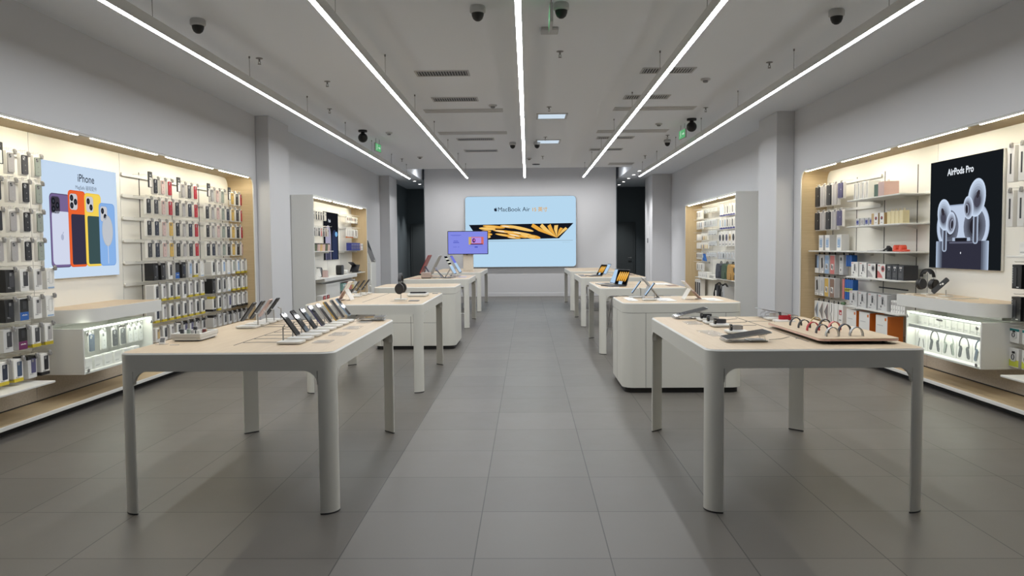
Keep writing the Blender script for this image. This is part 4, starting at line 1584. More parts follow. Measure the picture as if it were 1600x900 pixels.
def glass_case(bk, xf, y0, y1, rz, label, shelf):
    L, D = y1 - y0, abs(xf - bk)
    z0, z1 = .325, .712
    t = thing('glass_display_case', label, 'display case', (bk, y0 if rz > 0 else y1, 0), rz)
    b = MB()
    th = .018
    b.box(0, L, -D, 0, z0, z0 + th, M_WHITE, .002)
    b.build('floor_board', t)
    for x in (0, L - th):
        b = MB()
        b.box(x, x + th, -D, 0, z0 + th, z1, M_WHITE, .002)
        b.build('end_board', t)
    b = MB()
    b.box(th, L - th, -.012, 0, z0 + th, z1, M_WHITE)
    b.build('back_board', t)
    b = MB()
    b.box(th, L - th, -D + .0, -.012, z1 - .007, z1, M_GLASS)
    b.build('glass_top', t)
    for (p, q) in ((th, L / 2 - .002), (L / 2 + .002, L - th)):
        b = MB()
        b.box(p, q, -D - .006, -D - .001, z0 + .004, z1 - .004, M_GLASS)
        o = b.build('glass_door', t)
        b = MB()
        e = p + .03 if p < L / 2 - .1 else q - .03
        for zz in (z0 + .03, z1 - .05):
            b.cyl((e, -D - .012, zz), (e, -D - .006, zz), .016, M_STEEL, n=16)
        b.build('hinge', o)
    b = MB()
    b.box(L / 2 - .05, L / 2 + .05, -D - .014, -D - .006, z1 - .045, z1 - .025, M_STEEL, .003)
    b.cyl((L / 2, -D - .02, z1 - .035), (L / 2, -D - .012, z1 - .035), .012, M_STEEL, n=14)
    b.build('lock', t)
    b = MB()
    b.box(.04, L - .04, -D + .012, -D + .042, z1 - .014, z1 - .008, M_CASELED)
    b.build('led_strip', t, smooth=0)
    if shelf:
        b = MB()
        b.box(th, L - th, -D + .02, -.012, .575, .583, M_WHITE)
        b.build('shelf', t)
        b = MB()
        b.box(th, L - th, -D + .018, -D + .028, .556, .586, M_GREY, .002)
        b.build('shelf_rail', t)
        b = MB()
        b.box(.04, L - .04, -D + .032, -D + .062, .5695, .5748, M_CASELED)  # extra strip added under the shelf to brighten the lower row of boxes
        b.build('led_strip', t, smooth=0)
        b = MB()
        b.box(th, L - th, -D + .024, -D + .034, z1 - .03, z1 - .012, M_GREY, .002)
        b.build('top_rail', t)
    else:
        for zz, n in ((.675, 'hang_rail'),):
            b = MB()
            b.tube([(th, -.345, zz), (L - th, -.345, zz)], .005, M_STEEL, n=8)
            b.build(n, t)
    return t


wall_counter(BKL, -3.70, 6.36, 7.70, LZ, 'white counter with rounded corner and wooden top under the phone poster')
glass_case(BKL, -3.72, 6.34, 7.54, LZ, 'lit glass case of hanging phone cases under the phone poster', False)
wall_counter(BKR, 3.70, 6.33, 7.80, RZ, 'white counter with wooden top under the earbud poster')
glass_case(BKR, 3.72, 6.37, 7.63, RZ, 'lit glass case of headphone boxes under the earbud poster', True)
# phone cases inside the left case
for i, (y, c, dz) in enumerate(((6.44, 'navy', 0), (6.61, 'blue', 0), (6.80, 'clear', 0), (6.99, 'black', 0), (7.13, 'charcoal', 0), (7.26, 'clear', 0), (7.36, 'clear', 0), (7.46, 'clear', 0))):
    t = thing('phone_case_pack', '%s phone case in the glass case under phone poster, %s from its near end' % (c, ORD[i]), 'phone case', (BKL + .35, y, .655), LZ, 'phone cases in the glass case')
    put('card', cached(('card', .012), lambda: card_mesh(.080, .175, .012)), t)
    put('phone_case', cached(('case', c, .012), lambda: case_mesh(c, .072, .150, .012)), t)
    put('security_tag', cached('tag', tag_mesh), t, (.0, .024, .002))
for i, y in enumerate((6.47, 6.63, 6.79, 6.95, 7.12, 7.28)):
    stock_box('charger_box', (BKL + .36, y, .3435), LZ, 'small white box on the floor of the phone case display, %s from its near end' % ORD[i], 'box', 'small boxes in the phone case display', .12, .105, .05, M_CARTON, None, 'label', 'white')
# boxes inside the right case
for i in range(12):
    stock_box('earbud_box', (BKR - .20, 7.545 - i * .0985, .5835), RZ, 'small white earbud box on the glass case shelf, %s from the orange cartons' % ORD[i], 'box', 'earbud boxes in the glass case', .088, .085, .10, M_CARTON, None, 'label', 'white')


def headphone_print(col, w, h, d):
    b = MB()
    m = pm(col)
    y = -d - .0008
    R = w * .31
    zc = h * .60
    pts = [(-R, zc - h * .06)] + [(R * math.cos(a), zc + R * 1.1 * math.sin(a)) for a in [PI - PI * i / 16 for i in range(17)]] + [(R, zc - h * .06)]
    b.tube([(p[0], y - .001, p[1]) for p in pts], .0, m, n=4, flat=(.0105, .002, (0, 1, 0)))
    for i in range(len(pts) - 1):
        p, q = Vector((pts[i][0], pts[i][1])), Vector((pts[i + 1][0], pts[i + 1][1]))
        n = Vector((-(q - p).y, (q - p).x)).normalized() * .0085
        b.poly([(p.x - n.x, y - .0012, p.y - n.y), (q.x - n.x, y - .0012, q.y - n.y), (q.x + n.x, y - .0012, q.y + n.y), (p.x + n.x, y - .0012, p.y + n.y)], m)
    for s in (-1, 1):
        c, sn = math.cos(s * .28), math.sin(s * .28)
        cx, cz = s * R * .86, h * .34
        pp = rrect(.038, .11, .016, 4)
        b.prism([(cx + p[0] * c - p[1] * sn * -1 * -1, cz + p[0] * sn + p[1] * c) for p in pp], y, y - .0016, m, 'y')
        pp = rrect(.012, .088, .006, 3, -s * .020, 0)
        b.prism([(cx + p[0] * c - p[1] * sn, cz + p[0] * sn + p[1] * c) for p in pp], y - .0002, y - .002, M_DARK, 'y')
    return b.mesh('printed_front')


for i, (y, c, nm) in enumerate(((7.485, 'white', 'pale silver'), (7.242, 'charcoal', 'slate'), (6.999, 'sage', 'pale green'), (6.756, 'charcoal', 'dark grey'), (6.513, 'blue', 'steel blue'))):
    w, h, d = .232, .215, .12
    t = thing('headphone_box', 'white box picturing %s headphones in the glass case, %s from the orange cartons' % (nm, ORD[i]), 'box', (BKR - .20, y, .3435), RZ, 'headphone boxes in the glass case')
    put('carton', cached('hpbox', lambda: box_mesh(w, h, d, M_CARTON)), t, (0, 0, h))
    put('printed_front', cached(('hpp', c), lambda: headphone_print(c, w, h, d)), t)

# things standing on the counter under the earbud poster
def headphones(name, label, loc, rotz, m_body, m_pad, stand_h=.14, scale=1.0, post_m=None):
    t = thing(name, label, 'headphones', loc, rotz)
    b = MB()
    R = .085
    pts = [(R * .92 * math.cos(a), 0, .145 + .078 * math.sin(a)) for a in [PI * i / 18 for i in range(19)]]
    b.tube(pts, .0, m_body, flat=(.030, .012, (0, 1, 0)))
    b.build('headband', t, (0, 0, stand_h - .1))
    b = MB()
    b.tube([(R * .70 * math.cos(a), 0, .142 + .066 * math.sin(a)) for a in [PI * (.18 + .64 * i / 12) for i in range(13)]], .0, m_pad, flat=(.034, .014, (0, 1, 0)))
    b.build('headband_cushion', t, (0, 0, stand_h - .1))
    for s in (-1, 1):
        b = MB()
        b.cyl((s * R * .92, 0, .10), (s * R * .92, 0, .15), .0045, M_STEEL, n=8)
        b.build('yoke', t, (0, 0, stand_h - .1))
        b = MB()
        b.at((s * .072, 0, .075), (0, s * .12, 0))
        b.prism(ell(0, 0, .045, .054, 24), 0, s * .030, m_body, 'x')
        b.prism(ell(0, 0, .036, .044, 24), s * .030, s * .038, m_body, 'x')
        b.prism(ell(0, 0, .042, .050, 24), -s * .022, 0, m_pad, 'x')
        b.build('ear_cup', t, (0, 0, stand_h - .1))
    return t


def post_stand(label, loc, rotz, h, w=.12, d=.12, hook=None, name='display_stand', group=None):
    t = thing(name, label, 'stand', loc, rotz, group)
    b = MB()
    b.prism(rrect(w, d, .02, 5), 0, .010, M_WHITE, 'z')
    b.build('base', t)
    b = MB()
    b.cyl((0, 0, .010), (0, 0, h), .0042, M_STEEL, n=10)
    if hook:
        b.tube([(-hook, 0, h - .01), (-hook * .6, 0, h + .004), (0, 0, h + .008), (hook * .6, 0, h + .004), (hook, 0, h - .01)], .004, M_STEEL, n=8)
    b.build('post', t)
    return t


CT = .868
post_stand('steel stand holding the black headphones on the earbud counter', (3.92, 7.63, CT), RZ + .28, .212, .10, .10)
headphones('over_ear_headphones', 'black over-ear headphones on a stand on the earbud counter', (3.92, 7.63, CT + .0), RZ + .28, M_BLACK, M_DARK, stand_h=.125)
post_stand('steel stand holding the black remote on the earbud counter', (3.92, 7.29, CT), RZ + .3, .062, .10, .10)
t = thing('remote_control', 'black slanted remote with white buttons on the earbud counter', 'remote', (3.90, 7.33, CT), RZ + .3)
b = MB()
b.at((0, -.012, .098), (math.radians(-24), math.radians(38), 0))
b.prism(rrect(.048, .185, .012, 5), -.004, -.013, M_BLACK, 'y')
b.build('body', t)
b = MB()
b.at((0, -.012, .098), (math.radians(-24), math.radians(38), 0))
b.cyl((-.004, -.0132, .01), (-.004, -.0145, .01), .007, M_CARD, n=12)
b.cyl((.006, -.0132, .028), (.006, -.0145, .028), .010, M_CARD, n=12)
b.build('button', t)
for (y, x, w, d, rr, lab) in ((7.03, 3.88, .18, .30, .12, 'thin pale board lying slanted on the earbud counter'), (7.22, 3.80, .30, .06, 0, 'narrow pale strip lying along the front of the earbud counter'), (7.66, 3.80, .1, .10, .3, 'small pale card lying at the far end of the earbud counter')):
    t = thing('product_card', lab, 'card', (x, y, CT), RZ + rr)
    b = MB()
    b.prism(rrect(w, d, .01, 4), 0, .008, M_WHITE, 'z')
    b.build('board', t)
    b = MB()
    b.prism(rrect(w * .9, d * .9, .008, 4), .008, .0086, M_TOP, 'z')
    b.build('printed_face', t)
# ------------------------------------------------------------------ free-standing display cabinets against the side walls
def wall_cabinet(xw, xf, y0, y1, rz, label):
    L, D, Hh = y1 - y0, abs(xf - xw), 2.24
    t = thing('display_cabinet', label, 'display cabinet', (xw, y0 if rz > 0 else y1, 0), rz)
    th = .03
    near = 0 if rz > 0 else L - th
    far = L - th if rz > 0 else 0
    for nm, x in (('near_side', near), ('far_side', far)):
        b = MB()
        b.box(x, x + th, -D, -.006, 0, Hh - th, M_WHITE)
        b.build(nm, t)
    b = MB()
    xi = far - .002 if rz > 0 else th
    b.box(xi - (.0 if rz > 0 else 0), xi + .002, -D + .004, -.04, .09, Hh - th, M_OAKZ)
    b.build('oak_lining', t)
    b = MB()
    b.box(0, L, -D, -.006, Hh - th, Hh, M_WHITE)
    b.build('top_board', t)
    b = MB()
    b.box(th, L - th, -D + .004, -.04, Hh - th - .003, Hh - th, M_OAK)
    b.build('ceiling_lining', t)
    b = MB()
    b.box(th, L - th, -.04, -.006, 0, Hh - th, M_PANEL)
    for k in range(1, 4):
        u = L * k / 4
        b.box(u - .003, u + .003, -.041, -.04, .1, Hh - .1, M_GREY)
    b.build('back_panel', t)
    b = MB()
    b.box(th, L - th, -D + .01, -.04, .03, .09, M_OAK)
    b.box(th, L - th, -D + .04, -.04, 0, .03, M_TOE)
    b.build('plinth', t)
    u = .18
    while u < L - 1.1:
        s = MB()
        s.box(u, u + 1.1, -D + .03, -D + .0415, Hh - th - .009, Hh - th - .003, M_WARM)
        s.build('led_strip', t, smooth=0)
        u += 1.28
    return t


CLX, CLF, CRX, CRF = XL, -3.45, XR, 3.38
wall_cabinet(CLX, CLF, 12.42, 16.58, LZ, 'white display cabinet with oak-lined inside holding the dark speaker')
wall_cabinet(CRX, CRF, 12.62, 16.62, RZ, 'white display cabinet with oak-lined inside holding the backpacks')
bkl, bkr = CLX + .043, CRX - .043


def cab_shelf(bk, d, y0, y1, z, rz, label, group):
    t = thing('cabinet_shelf', label, 'shelf', (bk, y0 if rz > 0 else y1, z), rz, group)
    b = MB()
    b.box(0, y1 - y0, -d, 0, -.014, 0, M_WHITE, .002)
    b.build('board', t)
    b = MB()
    b.box(0.01, .016, -d * .6, 0, -.04, -.014, M_WHITE)
    b.box(y1 - y0 - .016, y1 - y0 - .01, -d * .6, 0, -.04, -.014, M_WHITE)
    b.build('bracket', t)
    return t


def small_pack(loc, rz, label, group, w, h, d, base, front=None, col='grey', hang=True, name='hanging_pack', foot=None, cat='pack'):
    t = thing(name, label, cat, loc, rz, group)

    def f():
        b = MB()
        b.box(-w / 2, w / 2, -d, 0, -h, 0, base, .002)
        if foot:
            b.box(-w / 2 - .0006, w / 2 + .0006, -d - .0006, 0, -h - .0004, -h + h * .14, foot)
        if hang:
            b.box(-.012, -.004, -d * .6, -d * .4, 0, .014, base)
            b.box(.004, .012, -d * .6, -d * .4, 0, .014, base)
        return b.mesh('card')
    put('card', cached(('sm', w, h, d, base.name, foot and foot.name, hang), f), t)
    if front:
        def g():
            b = MB()
            y = -d - .0006
            if front == 'bottle':
                b.prism([(-w * .3, -h * .95), (w * .3, -h * .95), (w * .3, -h * .5), (w * .1, -h * .3), (-w * .1, -h * .3), (-w * .3, -h * .5)], y, y - .003, pm(col), 'y')
            elif front == 'strip':
                b.prism(rrect(w * .4, h * .62, min(.006, w * .15), 3, 0, -h * .46), y, y - .003, pm(col), 'y')
                b.box(-w * .3, w * .3, y - .001, y, -h * .92, -h * .86, M_GREY)
            elif front == 'full':
                b.box(-w * .42, w * .42, y - .003, y, -h * .97, -h * .06, pm(col))
                b.prism(rrect(w * .3, h * .2, .004, 3, 0, -h * .3), y - .003, y - .005, M_LGREY if col != 'grey' else M_DARK, 'y')
            elif front == 'disc':
                b.prism(ell(0, -h * .42, w * .36, w * .36, 16), y, y - .004, pm(col), 'y')
                b.prism(ell(0, -h * .42, w * .15, w * .15, 12), y - .004, y - .006, M_DARK, 'y')
                b.box(-w * .3, w * .3, y - .001, y, -h * .9, -h * .84, M_GREY)
            elif front == 'bar':
                b.box(-w * .42, w * .42, y - .002, y, -h * .96, -h * .8, pm(col))
                b.prism(rrect(w * .5, h * .4, .004, 3, 0, -h * .4), y, y - .002, M_LGREY, 'y')
            return b.mesh('printed_front')
        put('printed_front', cached(('smf', w, h, d, front, col), g), t)
    return t


# --- cabinet beyond the headphone table: goods
LC = 'the dark speaker cabinet'
G1 = 'packs in the dark speaker cabinet'
xh = bkl + .10
for r, (z, cols) in enumerate(((2.02, ('black', 'black', 'black', 'charcoal', 'black', 'grey')), (1.735, ('black', 'grey', 'black', 'coral', 'charcoal', 'brown', 'grey')))):
    ys = [13.15 + .155 * i for i in range(len(cols))]
    display_rail(bkl, 12.9, 14.15, z + .02, LZ, 'white rail at the near end of %s, %s from the top' % (LC, ORD[r]), ys, 'rails in the dark speaker cabinet')
    for i, c in enumerate(cols):
        small_pack((xh, ys[i], z), LZ, '%s strap pack, %s rail at the near end of %s, %s along' % (c, ORD[r], LC, ORD[i]), G1, .085, .15, .03, M_GREYBOX, 'full', c, name='strap_pack')
cab_shelf(bkl, .2, 12.8, 14.17, 1.325, LZ, 'white shelf of drinking bottles in the dark speaker cabinet', 'shelves in the dark speaker cabinet')
for i, (y, c) in enumerate(((13.22, 'olive'), (13.40, 'pink'), (13.56, 'tan'), (13.74, 'pink'), (13.92, 'olive'), (14.08, 'pink'))):
    t = thing('tumbler', '%s tumbler on the upper near shelf of %s, %s along' % (c, LC, ORD[i]), 'tumbler', (bkl + .12, y, 1.3255), LZ, 'tumblers in the dark speaker cabinet')
    put('cup', cached(('cup', c), lambda: MB().lathe([(.034, 0), (.042, .09), (.042, .118)], pm(c), 18).mesh('cup')), t)
    put('lid', cached('cuplid', lambda: MB().lathe([(.043, .118), (.043, .13), (.03, .138), (.0, .138)], M_DARK, 18).mesh('lid')), t)
# black poster with two rounded shapes
t = thing('light_box_poster', 'narrow black poster of two rounded tall forms in the dark speaker cabinet', 'poster', (bkl + .012, 14.75, 1.148), LZ)
b = MB()
b.box(-.56, .56, 0, .010, 0, .915, M_WHITE, .002)
b.build('frame', t)
b = MB()
flat(b, [(-.555, .005), (.555, .005), (.555, .91), (-.555, .91)], G('ink night', rgb(26, 28, 34)))
flat(b, corner_rect(-.42, -.02, -.0 + .005, .66, (.2, .2, 0, 0), 8), G('form lilac', rgb(168, 164, 186)), 1)
flat(b, corner_rect(-.40, -.06, .005, .30, (.0, .0, 0, 0), 8), G('form shade', rgb(70, 72, 92)), 2)
flat(b, corner_rect(.06, .48, .005, .58, (.2, .2, 0, 0), 8), G('form blue', rgb(48, 56, 84)), 1)
flat(b, ell(.40, .50, .10, .05, 18), G('form cyan', rgb(124, 178, 226)), 2)
b.build('print', t, smooth=0)
put('lettering', text_mesh('Pods', .085, G('paper', rgb(232, 238, 246)), bold=.002), t, (-.12, -.004, .72))
for r, (z, cols, foot) in enumerate(((2.02, ('brown', 'brown', 'charcoal', 'brown', 'brown', 'black', 'white'), None), (1.765, ('grey', 'grey', 'grey', 'charcoal', 'white', 'black', 'white'), M_ORNG))):
    ys = [15.62 + .145 * i for i in range(len(cols))]
    display_rail(bkl, 15.34, 16.5, z + .02, LZ, 'white rail at the far end of %s, %s from the top' % (LC, ORD[r]), ys, 'rails in the dark speaker cabinet')
    for i, c in enumerate(cols):
        small_pack((xh, ys[i], z), LZ, '%s pack, %s rail at the far end of %s, %s along' % (c, ORD[r], LC, ORD[i]), G1, .10, .13 if r == 0 else .18, .035, M_CARTON, 'disc' if r == 0 else 'strip', c, foot=foot if i < 4 else None)
cab_shelf(bkl, .2, 15.33, 16.5, 1.325, LZ, 'white shelf of blue boxes in the dark speaker cabinet', 'shelves in the dark speaker cabinet')
for i in range(5):
    stock_box('charger_box', (bkl + .16, 15.43 + i * .165, 1.3255), LZ, 'deep blue box on the upper far shelf of %s, %s along' % (LC, ORD[i]), 'box', 'blue boxes in the dark speaker cabinet', .15, .155, .1, pm('royal'), pm('royal'), 'panel', 'purple')
for i, (c, nm) in enumerate(((M_PINKT, 'pink'), (M_CARTON, 'white'), (M_CARTON, 'white'), (M_GREYBOX, 'grey'))):
    stock_box('charger_box', (bkl + .16, 16.215 + i * .07, 1.3255), LZ, '%s slim box beside the deep blue boxes of %s, %s along' % (nm, LC, ORD[i]), 'box', 'slim boxes in the dark speaker cabinet', .06, .14, .1, c, c, 'label', 'grey')
# counter with devices
t = thing('cabinet_counter', 'thick white counter across the dark speaker cabinet', 'counter', (bkl, 13.2, .785), LZ)
b = MB()
b.box(0, 2.5, -.29, 0, 0, .08, M_WHITE, .012)
b.build('slab', t)
b = MB()
b.box(.1, 2.4, -.2, 0, -.03, 0, M_LGREY)
b.build('support', t)
cab_shelf(bkl, .29, 12.6, 13.2, .86, LZ, 'short white shelf at the near end of the cabinet counter', 'shelves in the dark speaker cabinet')
cab_shelf(bkl, .29, 15.72, 16.5, .868, LZ, 'short white shelf under the folded black stand', 'shelves in the dark speaker cabinet')
xc = bkl + .2
t = thing('water_jug', 'clear upright jug at the near end of the cabinet counter', 'jug', (xc, 13.13, .8605), LZ)
b = MB()
b.lathe([(.04, 0), (.045, .02), (.045, .15), (.036, .17)], M_ACRYL, 18)
b.build('body', t)
b = MB()
b.lathe([(.037, .17), (.037, .19), (.0, .192)], M_GREY, 18)
b.build('lid', t)
t = thing('charging_stand', 'black angled charging stand on the cabinet counter', 'stand', (xc - .03, 13.62, .8655), LZ)
b = MB()
b.prism(rrect(.12, .12, .03, 5), 0, .012, M_BLACK, 'z')
b.build('base', t)
b = MB()
b.at((0, .03, .012), (math.radians(-14), 0, 0)).box(-.045, .045, -.012, .012, 0, .16, M_BLACK, .008)
b.build('back', t)
t = thing('pink_speaker', 'pink upright speaker beside the black charging stand', 'speaker', (xc + .03, 13.44, .8655), LZ)
b = MB()
b.prism(rrect(.10, .09, .025, 5), 0, .12, pm('pink'), 'z')
b.build('body', t)
b = MB()
b.prism(rrect(.07, .06, .02, 5), .12, .125, M_GREY, 'z')
b.build('top_plate', t)
t = thing('speaker', 'black rounded-square speaker on the cabinet counter', 'speaker', (xc, 14.62, .8655), LZ)
b = MB()
b.prism(rrect(.215, .185, .05, 8, 0, .0935), -.05, .05, M_BLACK, 'y')
b.build('body', t)
b = MB()
b.prism(rrect(.18, .15, .04, 8, 0, .0935), -.05, -.054, M_DARK, 'y')
b.build('grille', t)
t = thing('charging_cube', 'white rounded cube beside the black speaker', 'charger', (xc, 15.08, .8655), LZ)
b = MB()
b.box(-.065, .065, -.045, .045, 0, .085, M_WHITE, .02)
b.build('body', t)
b = MB()
b.cyl((0, -.045, .045), (0, -.047, .045), .02, M_LGREY, n=16)
b.build('button', t)
t = thing('folding_laptop_stand', 'black folded laptop stand propped at the far counter end', 'laptop stand', (xc, 15.95, .876), LZ)
for (p, q, nm) in (((-.30, 0, .02), (-.12, 0, .13), 'strut'), ((-.20, -.05, .02), (-.02, -.05, .15), 'strut'), ((-.12, 0, .004), (.30, 0, .012), 'foot_plate'), ((-.42, 0, .21), (.02, 0, .11), 'top_plate')):
    b = MB()
    b.tube([p, q], 0, M_DARK, flat=(.10, .012, (0, 1, 0)))
    b.build(nm, t)
# cubby of coloured boxes below
t = thing('shelf_unit', 'low white cubby of small coloured boxes under the cabinet counter', 'shelf unit', (bkl, 14.5, .36), LZ)
for (x0, x1, z0, z1) in ((0, 1.30, 0, .014), (0, 1.30, .19, .204), (0, 1.30, .366, .38), (0, .014, .014, .366), (1.286, 1.30, .014, .366)):
    b = MB()
    b.box(x0, x1, -.22, 0, z0, z1, M_WHITE)
    b.build('board', t)
for i, (c, nm) in enumerate((('mint', 'grey-green'), ('mint', 'mint'), ('teal', 'teal'), ('grey', 'grey'), ('coral', 'coral'), ('coral', 'salmon'), ('yellow', 'mustard'), ('cream', 'cream'), ('white', 'white'), ('white', 'off-white'))):
    stock_box('accessory_box', (bkl + .18, 14.58 + i * .121, .5645), LZ, '%s small box in the top row of the cubby, %s along' % (nm, ORD[i]), 'box', 'coloured boxes in the cubby', .10, .135, .1, pm(c), pm(c), 'label', 'white')
for i in range(8):
    stock_box('cable_box', (bkl + .18, 14.6 + i * .15, .3745), LZ, 'white box with dark print in the lower row of the cubby, %s along' % ORD[i], 'box', 'white boxes in the cubby', .12, .13, .1, M_CARTON, M_GREYBOX, 'panel', 'olive')
t = thing('storage_block', 'tall white storage block beside the cubby under the cabinet counter', 'cabinet', (bkl, 13.45, .095), LZ)
b = MB()
b.box(0, 1.0, -.24, 0, 0, .65, M_WHITE, .004)
b.build('body', t)
b = MB()
b.box(.02, .98, -.245, -.2405, .02, .63, M_WHITE, .002)
b.build('door', t)
for i, y in enumerate((13.03, 13.28)):
    t = thing('headset_case', 'maroon clear-fronted headset box below the cabinet counter, %s from the near side' % ORD[i], 'box', (bkl + .30 if False else CLF - .07, y + .02, .0905), LZ, 'maroon headset boxes')
    b = MB()
    b.box(-.11, .11, -.05, .05, 0, .48, M_GREYBOX, .006)
    b.build('carton', t)
    b = MB()
    b.prism(rrect(.19, .15, .03, 5, 0, .40), -.05, -.055, pm('maroon'), 'y')
    b.prism(ell(0, .40, .06, .06, 20), -.055, -.062, pm('coral'), 'y')
    b.prism(ell(0, .40, .035, .035, 18), -.062, -.066, pm('maroon'), 'y')
    b.build('window', t)

# kiosk beyond that cabinet
t = thing('self_service_kiosk', 'white self-service kiosk with slanted black screen beyond the dark speaker cabinet', 'kiosk', (-3.50, 16.98, 0), LZ)
b = MB()
b.box(-.26, .26, -.10, .16, 0, 1.06, M_WHITE, .01)
b.build('pedestal', t)
b = MB()
b.prism([(-.10, 1.06), (.10, 1.06), (.16, 1.62), (.10, 1.62)], -.26, .26, M_WHITE, 'x')
b.build('head', t)
b = MB()
d = Vector((.20, .56)).normalized()
b.prism([(-.1035, 1.072), (-.099, 1.070), (.074, 1.545), (.069, 1.547)], -.24, .24, M_SCREEN, 'x')
b.build('screen', t)
b = MB()
b.at((.06, -.105, 1.10), (.2, 0, 0)).box(-.05, .05, -.03, .01, -.02, .012, M_LGREY, .004)
b.build('card_reader', t)

# --- cabinet on the backpack side
RC = 'the backpack cabinet'
G2 = 'small packs in the backpack cabinet'
xr = bkr - .10


def hang_row(z, y0, y1, n, w, h, base, front, cols, where, foot=None, d=.03, rails=True):
    ys = [y1 - (y1 - y0) * (i + .5) / n for i in range(n)]
    if rails:
        display_rail(bkr, y0 - .02, y1 + .02, z + .02, RZ, 'white rail %s of %s' % (where, RC), ys, 'rails in the backpack cabinet')
    for i, y in enumerate(ys):
        c = cols[i % len(cols)]
        small_pack((xr, y, z), RZ, '%s pack in %s, %s, %s along' % ({'lightblue': 'pale blue', 'sage': 'grey-green'}.get(c, c), RC, where, ORD[i]), G2, w, h, d, base, front, c, foot=foot)


M_MINTP = mat('cool white card', rgb(214, 218, 222), .5)
hang_row(2.085, 15.95, 16.5, 6, .072, .17, M_CARTON, 'strip', ('black', 'charcoal', 'grey', 'charcoal', 'lightblue', 'grey'), 'top row at the oak end')
hang_row(1.87, 15.95, 16.5, 6, .075, .165, M_CARTON, 'strip', ('grey', 'sage', 'grey', 'charcoal', 'lightblue', 'black'), 'second row at the oak end')
hang_row(1.60, 15.5, 16.5, 10, .07, .125, M_CARTON, 'bottle', ('white', 'white', 'white', 'white', 'white', 'black', 'yellow', 'yellow', 'cream', 'cream'), 'third row at the oak end')
hang_row(1.425, 15.45, 16.5, 10, .07, .125, M_CARTON, 'bottle', ('white', 'white', 'white', 'white', 'black', 'yellow', 'black', 'yellow', 'cream', 'yellow'), 'fourth row at the oak end')
hang_row(1.215, 15.95, 16.5, 5, .085, .135, M_CARTON, 'strip', ('black', 'black', 'black', 'black', 'black'), 'fifth row at the oak end')
hang_row(1.00, 15.85, 16.5, 7, .075, .155, M_CARTON, 'strip', ('white', 'navy', 'white', 'grey', 'white', 'black', 'white'), 'sixth row at the oak end')
hang_row(2.09, 14.82, 15.85, 9, .07, .075, M_MINTP, 'bar', ('grey', 'charcoal', 'grey'), 'top row of the middle bay')
hang_row(1.865, 14.82, 15.85, 9, .08, .13, M_MINTP, 'strip', ('grey', 'charcoal', 'grey', 'sage'), 'second row of the middle bay')
hang_row(1.65, 14.82, 15.45, 6, .07, .08, M_MINTP, 'bar', ('grey', 'charcoal'), 'third row of the middle bay')
hang_row(1.44, 14.82, 15.40, 6, .07, .08, M_MINTP, 'bar', ('grey', 'charcoal', 'grey'), 'fourth row of the middle bay')
hang_row(1.22, 14.82, 15.60, 7, .07, .08, M_MINTP, 'bar', ('grey', 'grey', 'charcoal'), 'fifth row of the middle bay')
hang_row(2.10, 13.2, 14.55, 8, .125, .20, M_CARTON, 'strip', ('lightblue', 'lightblue', 'grey', 'charcoal', 'grey', 'charcoal', 'grey', 'grey'), 'top row at the near end', foot=pm('royal'))
hang_row(1.86, 13.2, 14.55, 8, .125, .195, M_CARTON, 'strip', ('lightblue', 'grey', 'lightblue', 'charcoal', 'grey', 'charcoal', 'grey', 'grey'), 'second row at the near end', foot=pm('royal'))
hang_row(1.62, 13.2, 14.60, 6, .17, .27, M_CARTON, 'disc', ('navy', 'charcoal', 'purple', 'tan', 'charcoal', 'teal'), 'third row at the near end')
hang_row(1.235, 13.15, 14.70, 8, .13, .125, M_MINTP, 'strip', ('grey', 'grey', 'charcoal', 'grey', 'grey', 'grey'), 'fourth row at the near end')
t = thing('blue_toy_pack', 'bright blue folded pouch hanging in the backpack cabinet', 'pouch', (xr - .02, 15.80, 1.20), RZ)
b = MB()
b.prism([(-.09, -.14), (.16, -.15), (.06, -.06), (.02, .0), (-.06, .0)], -.02, .02, pm('cobalt'), 'y')
b.build('pouch', t)
b = MB()
b.prism(rrect(.05, .05, .01, 3, -.02, -.06), -.02, -.026, pm('lightblue'), 'y')
b.build('badge', t)
cab_shelf(bkr, .2, 13.0, 14.75, .755, RZ, 'white shelf carrying the backpacks', 'shelves in the backpack cabinet')
cab_shelf(bkr, .2, 14.78, 16.3, .715, RZ, 'white shelf of small boxes beside the backpacks', 'shelves in the backpack cabinet')
for i, (c, nm, y) in enumerate((('charcoal', 'charcoal', 14.38), ('olive', 'green', 13.95), ('tan', 'tan', 13.56))):
    t = thing('backpack', '%s backpack on a shelf of the backpack cabinet' % nm, 'backpack', (bkr - .11, y, .7555), RZ, 'backpacks in the backpack cabinet')
    m = mat('canvas ' + nm, rgb(70, 74, 84) if c == 'charcoal' else rgb(72, 92, 74) if c == 'olive' else rgb(184, 146, 88), .8)
    b = MB()
    b.prism([(-.17, 0), (.17, 0), (.18, .12), (.14, .24), (.08, .275), (-.08, .275), (-.14, .24), (-.18, .12)], -.085, .08, m, 'y')
    b.build('body', t)
    b = MB()
    b.prism(rrect(.24, .12, .03, 5, 0, .08), -.085, -.10, m, 'y')
    b.build('pocket', t)
    b = MB()
    b.tube([(-.05, -.02, .27), (-.045, -.02, .305), (0, -.02, .318), (.045, -.02, .305), (.05, -.02, .27)], .008, M_BLACK, n=8)
    b.build('handle', t)
    b = MB()
    b.box(.14, .178, -.06, .05, .01, .22, M_BLACK, .01)
    b.build('side_strap', t)
for i in range(5):
    stock_box('cable_box', (bkr - .06, 16.12 - i * .17, .7155), RZ, 'low white box with dark print beside the backpacks, %s from the oak end' % ORD[i], 'box', 'low boxes beside the backpacks', .15, .115, .1, M_CARTON, M_CARTON, 'pencil' if False else 'plugs')
